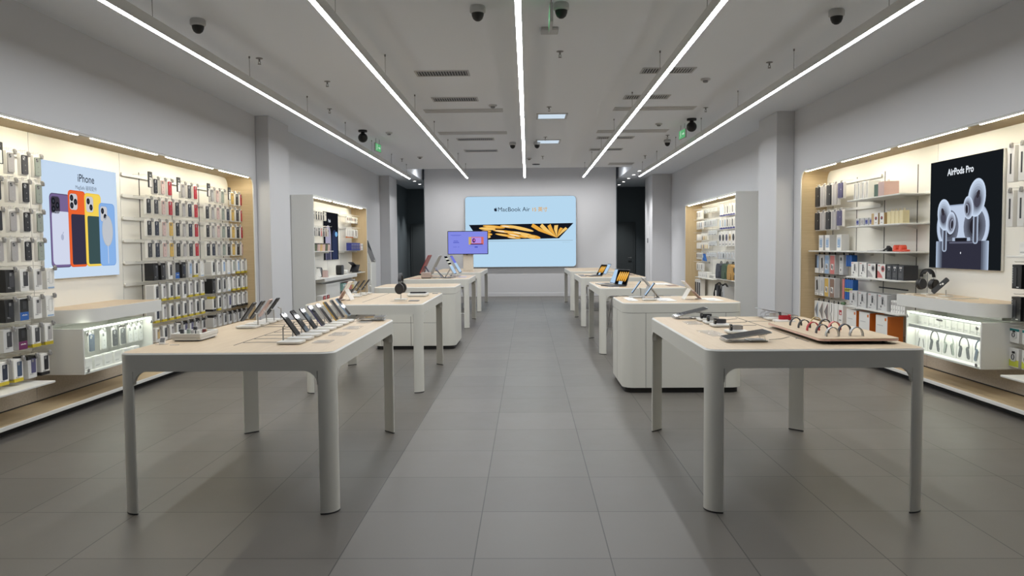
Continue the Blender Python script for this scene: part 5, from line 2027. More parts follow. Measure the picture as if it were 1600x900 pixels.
for i, y in enumerate((15.22, 15.10, 14.99)):
    stock_box('adapter_box', (bkr - .06, y, .7155), RZ, 'tiny white box next to the backpacks on the low shelf, %s along' % ORD[i], 'box', 'tiny boxes beside the backpacks', .08, .08, .08, M_CARTON, M_CARTON, 'panel', 'charcoal')
for i, y in enumerate((16.42, 16.24, 16.06)):
    stock_box('accessory_box', (bkr - .06, y, .0905), RZ, 'tall white box with dark panel at the foot of the oak end, %s along' % ORD[i], 'box', 'tall boxes at the oak end', .15, .565, .1, M_CARTON, M_CARTON, 'stripe', 'charcoal')
for i, (y, m, nm) in enumerate(((14.22, M_BLACK, 'black and white strapped'), (13.78, M_LGREY, 'grey rounded'))):
    t = thing('shoulder_bag', '%s bag standing at the foot of the backpack cabinet' % nm, 'bag', (bkr - .16, y, .0905), RZ)
    b = MB()
    b.prism([(-.16, 0), (.16, 0), (.17, .33), (.12, .54), (-.10, .56), (-.16, .38)], -.1, .08, m if i else M_DARK, 'y')
    b.build('body', t)
    b = MB()
    b.tube([(-.10, -.11, .02), (-.08, -.115, .4), (-.02, -.09, .56), (.06, -.06, .60), (.12, -.03, .53)], 0, M_BLACK, flat=(.035, .008, (0, 1, 0)))
    b.build('strap', t)
    b = MB()
    b.prism(rrect(.08, .42, .02, 4, -.02, .24), -.1, -.108, M_CARD if not i else M_GREY, 'y')
    b.build('front_panel', t)

# ------------------------------------------------------------------ the big light box on the back wall
SW0, SW1, SZ0, SZ1 = -1.71, 1.345, .815, 2.765
sw, sh = SW1 - SW0, SZ1 - SZ0
t = thing('wall_light_box', 'huge pale blue light box showing a laptop on the back wall', 'light box', ((SW0 + SW1) / 2, YBLK - .001, SZ0))
b = MB()
o = rrect(sw, sh, .09, 10, 0, sh / 2)
b.prism(o, -.07, 0, M_STEEL, 'y')
b.build('frame', t)
b = MB()
b.poly([(p[0], -.0715, p[1]) for p in rrect(sw - .02, sh - .02, .085, 10, 0, sh / 2)], G('ice', rgb(186, 220, 244), 1.0))
b.at((0, -.0715, 0))
# laptop lid seen from the front edge: a black trapezoid with orange fan shapes
sx = lambda u: -sw / 2 + u * sw
sz = lambda v: sh * (1 - v)
lid = [(sx(.035), sz(.40)), (sx(.125), sz(.612)), (sx(.845), sz(.598)), (sx(.975), sz(.385))]
flat(b, lid, G('lid black', rgb(22, 24, 32)), 1)
OR, OR2, CR = G('petal amber', rgb(240, 176, 72)), G('petal gold', rgb(250, 204, 116)), G('petal cream', rgb(252, 232, 196))


def petal(u, v, lu, lv, rot, m, k):
    flat(b, ell(sx(u), sz(v), lu * sw, lv * sh, 20, rot), m, k)


for i, (u, v, lu, lv, rot) in enumerate(((.20, .455, .075, .020, -.06), (.185, .495, .05, .018, 0), (.20, .535, .045, .02, 0), (.19, .57, .04, .022, 0), (.26, .43, .10, .020, -.10), (.40, .43, .085, .020, -.12), (.50, .455, .12, .022, -.22), (.37, .50, .12, .018, -.12), (.46, .515, .11, .016, -.12), (.52, .53, .10, .016, -.2), (.36, .55, .09, .016, -.16), (.47, .555, .09, .018, -.22), (.57, .56, .08, .03, -.28), (.44, .585, .06, .012, -.1), (.62, .575, .06, .025, -.2))):
    petal(u, v, lu, lv, rot, OR if i % 3 else OR2, 2 + i)
    petal(u - lu * .3, v - .004, lu * .55, lv * .5, rot, CR if i % 2 else OR2, 2 + i + .5)
for i, (u, ang) in enumerate(((.60, 2.70), (.68, 2.52), (.75, 2.30), (.815, 2.0), (.865, 1.72), (.91, 1.25))):
    bu, bv = .825, .588
    tu, tv = sx(u), sz(.415 if i < 4 else .45)
    x0, z0_ = sx(bu), sz(bv)
    dx, dz = tu - x0, tv - z0_
    L = math.hypot(dx, dz)
    nx, nz = -dz / L, dx / L
    w = .07 if i < 4 else .05
    flat(b, [(x0, z0_), (x0 + dx * .7 + nx * w * .8, z0_ + dz * .7 + nz * w * .8), (tu + nx * w * .5, tv + nz * w * .5), (tu - nx * w, tv - nz * w * .9), (x0 + dx * .6 - nx * w * .5, z0_ + dz * .6 - nz * w * .5)], OR2 if i % 2 else OR, 20 + i)
flat(b, [(sx(.03), sz(.628)), (sx(.97), sz(.622)), (sx(.97), sz(.632)), (sx(.03), sz(.640))], G('lap edge', rgb(168, 196, 214)), 20)
b.build('print', t, smooth=0)
INK2 = G('ink navy', rgb(34, 44, 60))
put('lettering', text_mesh('MacBook Air', .165, INK2, width=.875), t, (-.174, -.082, sh * .785))
put('lettering', text_mesh('15 英寸', .15, G('ink amber', rgb(228, 170, 70)), bold=.002, width=.41), t, (.535, -.082, sh * .785))
put('lettering', text_mesh('MacBook Air', .04, G('lap edge', rgb(168, 196, 214))), t, (1.25, -.082, sh * .34))
b = MB()                                  # the apple-shaped mark
flat(b, [(-.042, .05), (-.036, .022), (-.020, 0), (-.006, .004), (.006, .004), (.020, 0), (.036, .022), (.040, .034), (.026, .046), (.026, .066), (.038, .078), (.026, .090), (.008, .086), (-.008, .086), (-.026, .090), (-.040, .076)], INK2, 0)
flat(b, ell(.008, .106, .006, .014, 10, -.6), INK2, 0)
b.build('mark', t, (-.68, -.0835, sh * .785), smooth=0)

# ------------------------------------------------------------------ video screen on its pillar on the far counter
YT = 17.5
t = thing('video_screen', 'purple video screen on a pale pillar standing on the far counter', 'screen', (-1.35, YT, TH))
b = MB()
b.box(-.115, .115, .04, .12, 0, .62, mat('pale pillar', rgb(214, 206, 194), .5), .004)
b.build('pillar', t)
b = MB()
b.box(-.46, .46, -.03, .03, .37, .90, M_BLACK, .006)
b.build('bezel', t)
b = MB()
b.at((0, -.0305, .37))
flat(b, [(-.445, .015), (.445, .015), (.445, .515), (-.445, .515)], G('periwinkle', rgb(134, 142, 232), 1.0))
IK = G('screen ink', rgb(86, 96, 196))
for (x, z, w, h) in ((-.27, .435, .12, .008), (-.27, .42, .09, .004), (-.27, .30, .05, .012), (-.30, .262, .03, .018), (-.25, .262, .03, .018), (-.21, .262, .014, .016), (-.29, .165, .04, .008), (-.21, .165, .012, .01), (.19, .185, .16, .003), (.19, .15, .035, .03)):
    flat(b, [(x - w, z), (x + w, z), (x + w, z + h), (x - w, z + h)], IK, 1)
flat(b, [(.02, .22), (.36, .22), (.36, .395), (.02, .395)], G('thumb coral', rgb(214, 116, 110)), 1)
flat(b, [(.02, .22), (.08, .22), (.08, .395), (.02, .395)], G('thumb gold', rgb(206, 176, 110)), 2)
flat(b, rrect(.22, .13, .01, 3, .195, .315), G('thumb lilac', rgb(182, 146, 232)), 3)
flat(b, ell(.14, .315, .036, .05, 16), G('thumb plum', rgb(62, 30, 84)), 4)
flat(b, ell(.146, .318, .018, .026, 14), G('thumb pink', rgb(206, 110, 196)), 5)
flat(b, [(.06, .22), (.34, .22), (.34, .24), (.06, .24)], G('thumb plum', rgb(62, 30, 84)), 4)
b.build('picture', t, smooth=0)
b = MB()
b.cyl((-.02, -.03, .36), (-.02, -.012, .36), .010, M_BLACK, n=12)
b.build('sensor', t)

# stools pushed under the far tables
def stool(loc, rotz, label):
    t = thing('wire_stool', label, 'stool', loc, rotz, 'wire stools under the far tables')
    b = MB()
    b.prism(rrect(.34, .34, .08, 6), .63, .65, M_WHITE, 'z')
    b.build('seat', t)
    for sx in (-1, 1):
        for sy in (-1, 1):
            b = MB()
            b.tube([(sx * .11, sy * .11, .63), (sx * .19, sy * .19, 0)], .008, M_STEEL, n=8)
            b.build('leg', t)
    b = MB()
    b.tube([(sx * .165, sy * .165, .2) for sx, sy in ((-1, -1), (1, -1), (1, 1), (-1, 1))], .006, M_STEEL, n=6, closed=True)
    b.build('foot_ring', t)
    return t


stool((-1.26, 17.5, 0), .0, 'white wire stool under the counter with the purple screen')
stool((-1.26, 13.75, 0), .2, 'white wire stool under the desktop computer table')
stool((1.20, 17.4, 0), .0, 'white wire stool under the far bare table')
stool((1.24, 14.2, 0), .3, 'white wire stool under the laptop table')
stool((1.32, 10.9, 0), .1, 'white wire stool under the table behind the closed white cabinet')

# ------------------------------------------------------------------ ceiling fittings
def dome_camera(x, y, where, white=True, r=.062):
    t = thing('dome_camera', '%s dome security camera on the ceiling %s' % ('white' if white else 'black', where), 'camera', (x, y, CEIL), 0, 'ceiling dome cameras')
    m = M_LGREY if white else M_BLACK
    b = MB()
    b.lathe([(r * .9, 0), (r, -.012), (r, -.045), (r * .82, -.055)], m, 22)
    b.build('housing', t)
    b = MB()
    b.lathe([(r * .78, -.054), (r * .74, -.075), (r * .58, -.098), (r * .3, -.112), (0.001, -.116)], M_BLACK, 20)
    b.build('dome', t)
    return t


for x, y, w in ((-2.69, 6.33, 'just inside the light nearest the phone poster wall'), (-.373, 6.1, 'beside the middle light on the phone side'), (.275, 6.06, 'beside the hanging exit sign near the entrance'), (2.53, 6.33, 'just inside the light nearest the earbud poster wall'), (-2.71, 14.0, 'behind the exit sign on the phone side'), (-.25, 13.9, 'midway, on the phone side of the middle light'), (.187, 13.9, 'midway, on the watch side of the middle light'), (2.53, 13.8, 'farther along on the watch side')):
    dome_camera(x + (0.02 if abs(x) > 2.6 and x < 0 else 0) - (.04 if x > 2.5 else 0), y, w)


def ball_camera(x, y, label):
    t = thing('ball_camera', label, 'camera', (x, y, CEIL))
    b = MB()
    b.cyl((0, 0, 0), (0, 0, -.03), .07, M_BLACK, n=18)
    b.build('base', t)
    b = MB()
    b.cyl((0, 0, -.03), (0, 0, -.06), .03, M_BLACK, n=12)
    b.ball((0, 0, -.12), .075, M_BLACK, 18, 12)
    b.build('ball', t)


ball_camera(-2.42 if False else -2.60, 12.3, 'black ball camera on the ceiling of the phone side')
ball_camera(2.44, 11.55, 'black ball camera beside the exit sign of the watch side')


def exit_sign(x, y, label, rot=0.0, z=CEIL):
    t = thing('exit_sign', label, 'exit sign', (x, y, z), rot)
    b = MB()
    for s in (-1, 1):
        b.cyl((s * .10, 0, -.08), (s * .10, 0, 0), .004, M_GREY, n=6)
    b.build('hanger', t)
    b = MB()
    b.box(-.165, .165, -.012, .012, -.22, -.08, M_LGREY, .003)
    b.build('case', t)
    b = MB()
    g, w = glow('exit green', rgb(104, 190, 128), .8), glow('exit white', rgb(226, 244, 230), .8)
    for s in (-1, 1):
        y_ = s * .0125
        b.poly([(-.158, y_, -.213), (.158, y_, -.213), (.158, y_, -.087), (-.158, y_, -.087)], g)
        y_ = s * .0130
        # running figure, door and arrow
        cx = -.07
        b.poly([(p[0], y_, p[1]) for p in ell(cx + .005, -.108, .011, .011, 10)], w)
        b.poly([(cx - .012, y_, -.122), (cx + .014, y_, -.120), (cx + .006, y_, -.158), (cx - .014, y_, -.156)], w)
        b.poly([(cx - .012, y_, -.156), (cx + .0, y_, -.156), (cx - .028, y_, -.198), (cx - .040, y_, -.194)], w)
        b.poly([(cx + .0, y_, -.158), (cx + .010, y_, -.154), (cx + .030, y_, -.180), (cx + .022, y_, -.186)], w)
        b.poly([(.0, y_, -.143), (.07, y_, -.143), (.07, y_, -.125), (.12, y_, -.15), (.07, y_, -.175), (.07, y_, -.157), (.0, y_, -.157)], w)
    b.build('sign_face', t, smooth=0)
    return t


exit_sign(-2.56, 13.3, 'green exit sign hung from the ceiling of the phone side', 1.47)
exit_sign(2.42, 12.1, 'green exit sign hung from the ceiling of the watch side', -1.47)
exit_sign(.19, 5.93, 'green exit sign hung edge-on beside the middle light', PI / 2)
t = exit_sign(2.53, 24.45, 'green exit sign above the passage door of the watch side', 0, 2.46)
for h in t.children:
    if h.name.startswith('hanger'):
        bpy.data.objects.remove(h)
        break
b = MB()
b.box(-.16, .16, .012, .09, -.2, -.1, M_LGREY)
b.build('bracket', t)
b = MB()
b.box(-.18, .18, -.03, .09, -.08, -.06, M_GREY, .003)
b.build('hood', t)


def sprinkler(x, y, label):
    t = thing('fire_sprinkler', label, 'sprinkler', (x, y, CEIL), 0, 'ceiling sprinklers')
    put('escutcheon', cached('spr1', lambda: MB().lathe([(.034, 0), (.034, -.004), (.014, -.008)], M_GREY, 14).mesh('escutcheon')), t)

    def f():
        b = MB()
        b.cyl((0, 0, -.006), (0, 0, -.03), .009, M_GREY, n=10)
        b.tube([(-.004, 0, -.03), (-.012, 0, -.042), (-.004, 0, -.056)], .003, M_GREY, n=6)
        b.tube([(.004, 0, -.03), (.012, 0, -.042), (.004, 0, -.056)], .003, M_GREY, n=6)
        b.cyl((0, 0, -.056), (0, 0, -.060), .016, M_GREY, n=12)
        return b.mesh('nozzle')
    put('nozzle', cached('spr2', f), t)


SPR = (((-2.62, 7.63), 'phone side, nearest the entrance'), ((-2.23, 8.71), 'phone side, behind the nearest camera'), ((-2.64, 10.4), 'phone side, level with the closed white cabinet'), ((.327, 7.52), 'middle, nearest the entrance'), ((2.50, 8.08), 'watch side, nearest the entrance'), ((.305, 10.46), 'middle, before the first white air panel'), ((2.44, 10.65), 'watch side, before the exit sign'), ((2.39, 13.23), 'watch side, beyond the exit sign'), ((-2.62, 16.25), 'phone side, near the far light ends'), ((.32, 13.29), 'middle, between the white air panels'), ((.33, 16.07), 'middle, near the far light ends'), ((2.456, 16.16), 'watch side, near the far light ends'))
for (x, y), w in SPR:
    sprinkler(x, y, 'small fire sprinkler in the ceiling, ' + w)


def detector(x, y, w, flat_=False):
    t = thing('smoke_detector', 'round pale smoke detector in the ceiling, ' + w, 'smoke detector', (x, y, CEIL), 0, 'ceiling smoke detectors')
    put('base', cached('sd1', lambda: MB().lathe([(.055, 0), (.055, -.014), (.046, -.02)], M_LGREY, 20).mesh('base')), t)
    put('sensor_head', cached('sd2', lambda: MB().lathe([(.03, -.02), (.03, -.034), (.022, -.042), (.001, -.043)], M_GREY, 16).mesh('sensor_head')), t)


for x, y, w in ((-.442, 10.27, 'on the phone side of the middle light'), (.05, 16.39, 'beside the far end of the middle light'), (2.03, 11.98, 'between the long slots and watch-side exit sign'), (-2.23, 12.57, 'between the phone-side exit sign and long slots'), (-2.2, 15.95, 'near the far end of the phone side'), (2.02, 8.83, 'on the watch side by the nearest grille')):
    detector(x, y, w)
t = thing('ceiling_sensor', 'square white sensor box under the ceiling near the entrance', 'sensor', (.205, 6.76, CEIL))
b = MB()
b.box(-.075, .075, -.075, .075, -.028, 0, M_LGREY, .006)
b.build('body', t)
b = MB()
b.box(-.062, .062, .075, .082, -.022, -.004, M_BLACK)
b.build('slot', t)


def grille(x0, x1, y, dy, label, n=18):
    w = x1 - x0
    t = thing('ceiling_vent', label, 'air vent', ((x0 + x1) / 2, y, CEIL), 0, 'slatted ceiling vents')
    b = MB()
    f = .022
    for (a, c, d, e) in ((-w / 2, w / 2, -dy / 2, -dy / 2 + f), (-w / 2, w / 2, dy / 2 - f, dy / 2), (-w / 2, -w / 2 + f, -dy / 2 + f, dy / 2 - f), (w / 2 - f, w / 2, -dy / 2 + f, dy / 2 - f)):
        b.box(a, c, d, e, -.008, 0, M_LGREY, .002)
    b.build('frame', t)
    b = MB()
    b.box(-w / 2 + f, w / 2 - f, -dy / 2 + f, dy / 2 - f, -.002, 0, M_BLACK)
    b.build('backing', t)
    b = MB()
    for i in range(n):
        x = -w / 2 + f + (w - 2 * f) * (i + .5) / n
        b.at((x, 0, -.004), (0, .5, 0)).box(-.0042, .0042, -dy / 2 + f, dy / 2 - f, -.0012, .0012, M_LGREY)
    b.build('slats', t)


GV = (('phone side', -1.19, -.61), ('watch side', 1.23, 1.80))
for side, a, c in GV:
    for y, dy, w in ((8.38, .26, 'nearest the entrance'), (9.84, .26, 'second from the entrance'), (13.45, .28, 'third from the entrance'), (15.05, .30, 'farthest from the entrance')):
        grille(a - (.02 if y > 12 else 0), c + (.05 if y > 12 else 0), y, dy, 'slatted vent in the ceiling, %s, %s' % (side, w))


def slot_vent(x0, x1, y, dy, label):
    w = x1 - x0
    t = thing('slot_diffuser', label, 'air diffuser', ((x0 + x1) / 2, y, CEIL), 0, 'long ceiling slots')
    b = MB()
    f = .03
    for (a, c, d, e) in ((-w / 2, w / 2, -dy / 2, -dy / 2 + f), (-w / 2, w / 2, dy / 2 - f, dy / 2), (-w / 2, -w / 2 + f, -dy / 2 + f, dy / 2 - f), (w / 2 - f, w / 2, -dy / 2 + f, dy / 2 - f)):
        b.box(a, c, d, e, -.006, 0, M_LGREY, .002)
    b.build('frame', t)
    b = MB()
    b.box(-w / 2 + f, w / 2 - f, -dy / 2 + f, dy / 2 - f, -.0015, 0, M_LGREY)
    b.build('backing', t)
    b = MB()
    b.at((0, 0, -.004), (.04, 0, 0)).box(-w / 2 + f, w / 2 - f, -dy * .12, dy * .12, -.001, .001, M_LGREY)
    b.build('blade', t)


for side, a, c in (('phone side', -1.40, -.32), ('watch side', 1.19, 2.30)):
    slot_vent(a, c, 10.66, .26, 'long slot diffuser in the ceiling, %s, nearer the entrance' % side)
    slot_vent(a - .04, c, 12.72, .30, 'long slot diffuser in the ceiling, %s, farther from the entrance' % side)
slot_vent(1.86, 2.42, 17.7, .4, 'short wide diffuser in the ceiling near the watch-side passage')
M_AIRP = mat('white air panel', rgb(236, 242, 246), .35)
for y, dy, x0, x1, w in ((11.18, .46, .14, .585, 'nearer'), (13.86, .5, .16, .6, 'farther')):
    t = thing('ceiling_panel', 'white recessed ceiling panel beside the middle light, the %s one' % w, 'ceiling panel', ((x0 + x1) / 2, y, CEIL), 0, 'recessed ceiling panels')
    b = MB()
    ww = (x1 - x0) / 2
    for (a, c, d, e) in ((-ww, ww, -dy / 2, -dy / 2 + .03), (-ww, ww, dy / 2 - .03, dy / 2), (-ww, -ww + .03, -dy / 2 + .03, dy / 2 - .03), (ww - .03, ww, -dy / 2 + .03, dy / 2 - .03)):
        b.box(a, c, d, e, -.012, 0, M_LGREY, .002)
    b.build('frame', t)
    b = MB()
    b.box(-ww + .03, ww - .03, -dy / 2 + .03, dy / 2 - .03, -.004, -.001, glow('panel lamp', rgb(206, 222, 236), 1.0))
    b.build('diffuser', t, smooth=0)
t = thing('ceiling_hatch_knob', 'small black disc in the ceiling near the back wall', 'ceiling disc', (.21, 17.6, CEIL))
b = MB()
b.lathe([(.09, 0), (.085, -.012), (.03, -.016)], M_BLACK, 20)
b.build('disc', t)


def downlight(x, y, label, power, z=CEIL, spot=True, group='passage downlights', cone=78):
    t = thing('recessed_downlight', label, 'downlight', (x, y, z), 0, group)
    put('trim_ring', cached('dl1', lambda: MB().lathe([(.062, 0), (.062, -.006), (.045, -.006), (.045, 0)], M_LGREY, 22).mesh('trim_ring')), t)
    put('lens', cached('dl2', lambda: MB().lathe([(.044, -.001), (.044, -.003), (.001, -.003)], glow('downlight lens', (1, .98, .94, 1), 12.0), 20).mesh('lens')), t)
    if spot:
        ld = bpy.data.lights.new('downlight_lamp', 'SPOT')
        ld.energy = power
        ld.spot_size = math.radians(cone)
        ld.spot_blend = .9
        ld.shadow_soft_size = .04
        lo = bpy.data.objects.new('downlight_lamp', ld)
        COL.objects.link(lo)
        lo.location = (0, 0, -.03)
        lo.parent = t


for i, y in enumerate((21.7, 22.72, 23.78)):
    downlight(-3.15, y, 'small downlight in the phone-side passage ceiling, %s along' % ORD[i], PASSAGE_POWER)
for i, y in enumerate((19.42, 20.45, 21.48, 22.6, 23.67)):
    downlight(2.81, y, 'small downlight in the watch-side passage ceiling, %s along' % ORD[i], PASSAGE_POWER)
for i, x in enumerate((-2.3, -1.25, -.2, .85, 1.9)):
    downlight(x, 20.1, 'downlight washing the back wall above the big light box, %s along' % ORD[i], WASH_POWER, 3.74, True, 'back wall washers', 150)
# small access panel and card reader on the far pilaster of the watch side
t = thing('access_panel', 'flush grey access panel with a black reader on the far pilaster', 'access panel', (XR - .502, 20.95, 0), RZ)
b = MB()
b.box(-.22, .22, -.008, 0, .3, 1.92, M_WALL, .002)
b.build('door', t)
b = MB()
b.box(-.03, .03, -.02, -.008, 1.45, 1.58, M_DARK, .004)
b.build('reader', t)
TI = TH + .001
# ------------------------------------------------------------------ goods on the tables
def face_mat(name, cols):
    return cols


def phone_on_stand(loc, side, label_s, label_p, back='black', group='slanted phones', cable=None, tilt=54.0, lit=False):
    """white base with a steel post and a slanted phone; side=+1 the screen faces +X, -1 it faces -X"""
    t = thing('phone_stand', label_s, 'phone stand', loc, 0, group.replace('phones', 'phone stands'))

    def base():
        b = MB()
        b.prism(rrect(.132, .128, .018, 6), .003, .014, M_WHITE, 'z')
        b.prism(rrect(.118, .114, .016, 6), 0, .003, M_SLOT, 'z')
        return b.mesh('base')

    def post():
        b = MB()
        b.cyl((-side * .055, .03, .014), (-side * .055, .03, .092), .0042, M_STEEL, n=10)
        b.cyl((-side * .055, .03, .086), (-side * .040, .012, .098), .004, M_STEEL, n=8)
        return b.mesh('post')
    put('base', cached('psb', base), t)
    put('post', cached(('psp', side), post), t)
    if cable:
        b = MB()
        y0 = .02
        b.tube([(-side * .066, y0, .004), (-side * .10, y0 + .006, .003), (cable * .6 - side * .03, y0 + .012, .003), (cable, y0 + .004, .0022)], .0016, M_GREY, n=5)
        b.build('cable', t)
    ph = thing('smartphone', label_p, 'phone', (loc[0] - side * .004, loc[1], loc[2] + .107), 0, group)

    def body():
        b = MB()
        # lies in local XZ slanted plane: u along the length, v across (Y)
        a = math.radians(tilt)
        ux, uz = side * math.cos(a), -math.sin(a)      # from top towards bottom
        nx, nz = side * math.sin(a), math.cos(a)        # screen normal
        pts = rrect(.152, .073, .012, 5)
        top = [(p[0] * ux + nx * .004, p[1], p[0] * uz + nz * .004) for p in pts]
        bot = [(p[0] * ux - nx * .004, p[1], p[0] * uz - nz * .004) for p in pts]
        n = len(pts)
        b.add(top + bot, [list(range(n)), list(range(n, 2 * n))[::-1]] + [[i, (i + 1) % n, n + (i + 1) % n, n + i] for i in range(n)], pm(back) if back != 'black' else M_DARK)
        # camera bump on the back
        q = rrect(.034, .034, .008, 4, -.052, .014)
        b.poly([(p[0] * ux - nx * .0062, p[1], p[0] * uz - nz * .0062) for p in q][::-1], M_GREY)
        for (cu, cv) in ((-.060, .022), (-.044, .022), (-.052, .006)):
            b.poly([((cu + c[0]) * ux - nx * .0068, cv + c[1], (cu + c[0]) * uz - nz * .0068) for c in ell(0, 0, .006, .006, 10)], M_BLACK)
        return b.mesh('body')

    def screen():
        b = MB()
        a = math.radians(tilt)
        ux, uz = side * math.cos(a), -math.sin(a)
        nx, nz = side * math.sin(a), math.cos(a)
        b.poly([(p[0] * ux + nx * .0043, p[1], p[0] * uz + nz * .0043) for p in rrect(.147, .068, .010, 5)], M_SCREEN)
        if lit:
            b.poly([(p[0] * ux + nx * .0045, p[1], p[0] * uz + nz * .0045) for p in rrect(.141, .062, .008, 5)], G('art ice', rgb(186, 216, 246), .95))
        b.poly([((p[0]) * ux + nx * .0046, p[1], p[0] * uz + nz * .0046) for p in rrect(.007, .02, .003, 3, -.066, 0)], M_BLACK)
        return b.mesh('screen')
    put('body', cached(('phb', side, back, tilt), body), ph)
    put('screen', cached(('phs', side, tilt, lit), screen), ph)
    return ph


backs = ['black', 'black', 'black', 'purple', 'grey', 'yellow', 'grey', 'lightblue']
for i in range(8):
    y = 4.245 + .176 * i
    phone_on_stand((-1.318, y, TI), 1, 'white stand with steel post in the aisle-side phone row, %s from the entrance' % ORD[i], 'slanted phone with %s edge in the aisle-side row, %s from the entrance' % ({'lightblue': 'pale blue'}.get(backs[i], backs[i]), ORD[i]), backs[i], 'slanted phones by the aisle', cable=-.28, tilt=(54.3, 53.4, 54.2, 54.4, 54.3, 55.2, 55.4, 52.6)[i])
for i, (y, bk_) in enumerate(((5.11, 'black'), (5.28, 'black'), (5.44, 'pink'), (5.60, 'black'))):
    phone_on_stand((-1.875, y, TI), -1, 'white stand with steel post in the wall-side phone row, %s from the entrance' % ORD[i], 'slanted phone with %s back in the wall-side row, %s from the entrance' % (bk_, ORD[i]), bk_, 'slanted phones by the wall', cable=.27)


def acrylic_plate(loc, label, w, d, rz=0, marks=5, group='clear price plates', h=.004):
    t = thing('price_plate', label, 'price plate', loc, rz, group)
    b = MB()
    b.prism(rrect(w, d, .006, 3), 0, h, M_ACRYL, 'z')
    b.build('plate', t)
    b = MB()
    for k in range(marks):
        y = -d * .4 + d * .8 * (k + .5) / marks
        b.box(-w * .38, w * (.1 + .25 * ((k * 7) % 3) / 2), y - .002, y + .002, h, h + .0006, M_GREY if k % 2 else M_LGREY)
    b.build('print', t)
    return t


for i, (y, d) in enumerate(((4.30, .13), (4.68, .18), (5.05, .18), (5.42, .12))):
    acrylic_plate((-1.155, y, TI), 'clear price plate beside the aisle-side phones, %s from the entrance' % ORD[i], .10, d)
# tray of small accessories and label holders at the wall side
t = thing('accessory_tray', 'white raised tray of small accessories on the phone table', 'tray', (-1.965, 4.49, TI))
b = MB()
b.prism(rrect(.150, .24, .02, 6), 0, .006, M_SLOT, 'z')
b.prism(rrect(.170, .26, .025, 6), .006, .022, M_WHITE, 'z')
for (a, c, d, e) in ((-.085, .085, -.13, -.122), (-.085, .085, .122, .13), (-.085, -.077, -.122, .122), (.077, .085, -.122, .122)):
    b.box(a, c, d, e, .018, .044, M_WHITE, .002)
b.build('tray', t)
for i, (x, y, c, h) in enumerate(((-.05, -.06, 'charcoal', .04), (.0, -.03, 'grey', .03), (.05, -.07, 'white', .035), (.055, .0, 'maroon', .035), (-.02, .05, 'charcoal', .045), (-.055, .04, 'sage', .03), (.03, .07, 'tan', .03))):
    q = thing('strap_sample', 'small %s sample block in the tray on the phone table, %s of the set' % (c, ORD[i]), 'sample', (-1.965 + x, 4.49 + y, TI + .022), 0, 'samples in the tray')
    b = MB()
    b.box(-.010, .010, -.008, .008, 0, h, pm(c), .002)
    b.build('sample', q)
    b = MB()
    b.box(-.012, .012, -.010, .010, h, h + .004, M_ACRYL)
    b.build('cap', q)
t = thing('label_holder', 'small white tilted label holder beside the accessory tray', 'label holder', (-2.035, 4.22, TI))
b = MB()
b.box(-.03, .03, -.02, .02, 0, .004, M_ACRYL)
b.build('base', t)
b = MB()
b.at((0, .0, .004), (math.radians(-32), 0, 0)).box(-.017, .017, -.003, .003, 0, .042, M_CARD, .001)
b.build('label', t)
b = MB()
b.at((0, .0, .004), (math.radians(-32), 0, 0)).box(-.012, .012, -.0036, -.003, .008, .034, M_GREY)
b.build('print', t)
acrylic_plate((-1.95, 4.19, TI), 'small grey plate in front of the accessory tray', .05, .02, 0, 1, 'clear price plates')
t = thing('memory_card_holder', 'clear label holder at the wall edge behind the accessory tray', 'label holder', (-2.01, 4.80, TI))
b = MB()
b.box(-.05, .05, -.02, .02, 0, .006, M_ACRYL)
b.build('base', t)
b = MB()
b.cyl((-.02, 0, .006), (-.02, 0, .012), .012, M_DARK, n=14)
b.build('disc', t)


# ------------------------------------------------------------------ tablets on low stands
def tablet(loc, rz, tilt, label, w=.25, d=.178, m=None, group=None, stand=True, name='tablet'):
    """slab whose long side runs along local X; the +X end is raised by tilt"""
    t = thing(name, label, 'tablet', loc, rz, group)
    h0 = .012
    cx = w / 2 * math.cos(tilt)
    b = MB()
    b.at((0, 0, h0 + math.sin(tilt) * w / 2 + .003), (0, -tilt, 0))
    b.prism(rrect(w, d, .014, 6), -.003, .003, m or M_ALU, 'z')
    b.build('body', t)
    b = MB()
    b.at((0, 0, h0 + math.sin(tilt) * w / 2 + .003), (0, -tilt, 0))
    b.prism(rrect(w - .006, d - .006, .012, 6), .003, .0034, M_SCREEN, 'z')
    b.build('screen', t)
    if stand:
        b = MB()
        zt = h0 + math.sin(tilt) * w * .78
        b.at((w * .28 * math.cos(tilt), 0, 0))
        b.tube([(-.05, -.05, .004), (.03, -.05, .004), (.02, -.05, zt * .62), (-.01, -.05, zt * .80)], .006, M_ACRYL, n=8)
        b.tube([(-.05, .05, .004), (.03, .05, .004), (.02, .05, zt * .62), (-.01, .05, zt * .80)], .006, M_ACRYL, n=8)
        b.box(-.06, .04, -.056, .056, 0, .006, M_STEEL, .002)
        b.build('stand', t)
        b = MB()
        b.at((-w * .45 * math.cos(tilt), 0, 0)).box(-.02, .02, -d * .36, d * .36, 0, h0 - .002, M_ACRYL, .003)
        b.build('front_rest', t)
    return t


tablet((1.175, 5.585, TI), 0, math.radians(14), 'grey-screened tablet tilted to the aisle at the far end of the watch table', .24, .17)
tablet((1.195, 4.24, TI), 0, math.radians(9), 'grey-screened tablet on a low stand at the entrance end of the watch table', .245, .175)
tablet((1.80, 5.60, TI), PI, math.radians(11), 'thin tablet tilted toward the wall at the far end of the watch table', .27, .17)
tablet((-1.135, 5.575, TI), 0.05, math.radians(4), 'flat grey tablet at the far end of the aisle-side phone row', .195, .15, group=None)


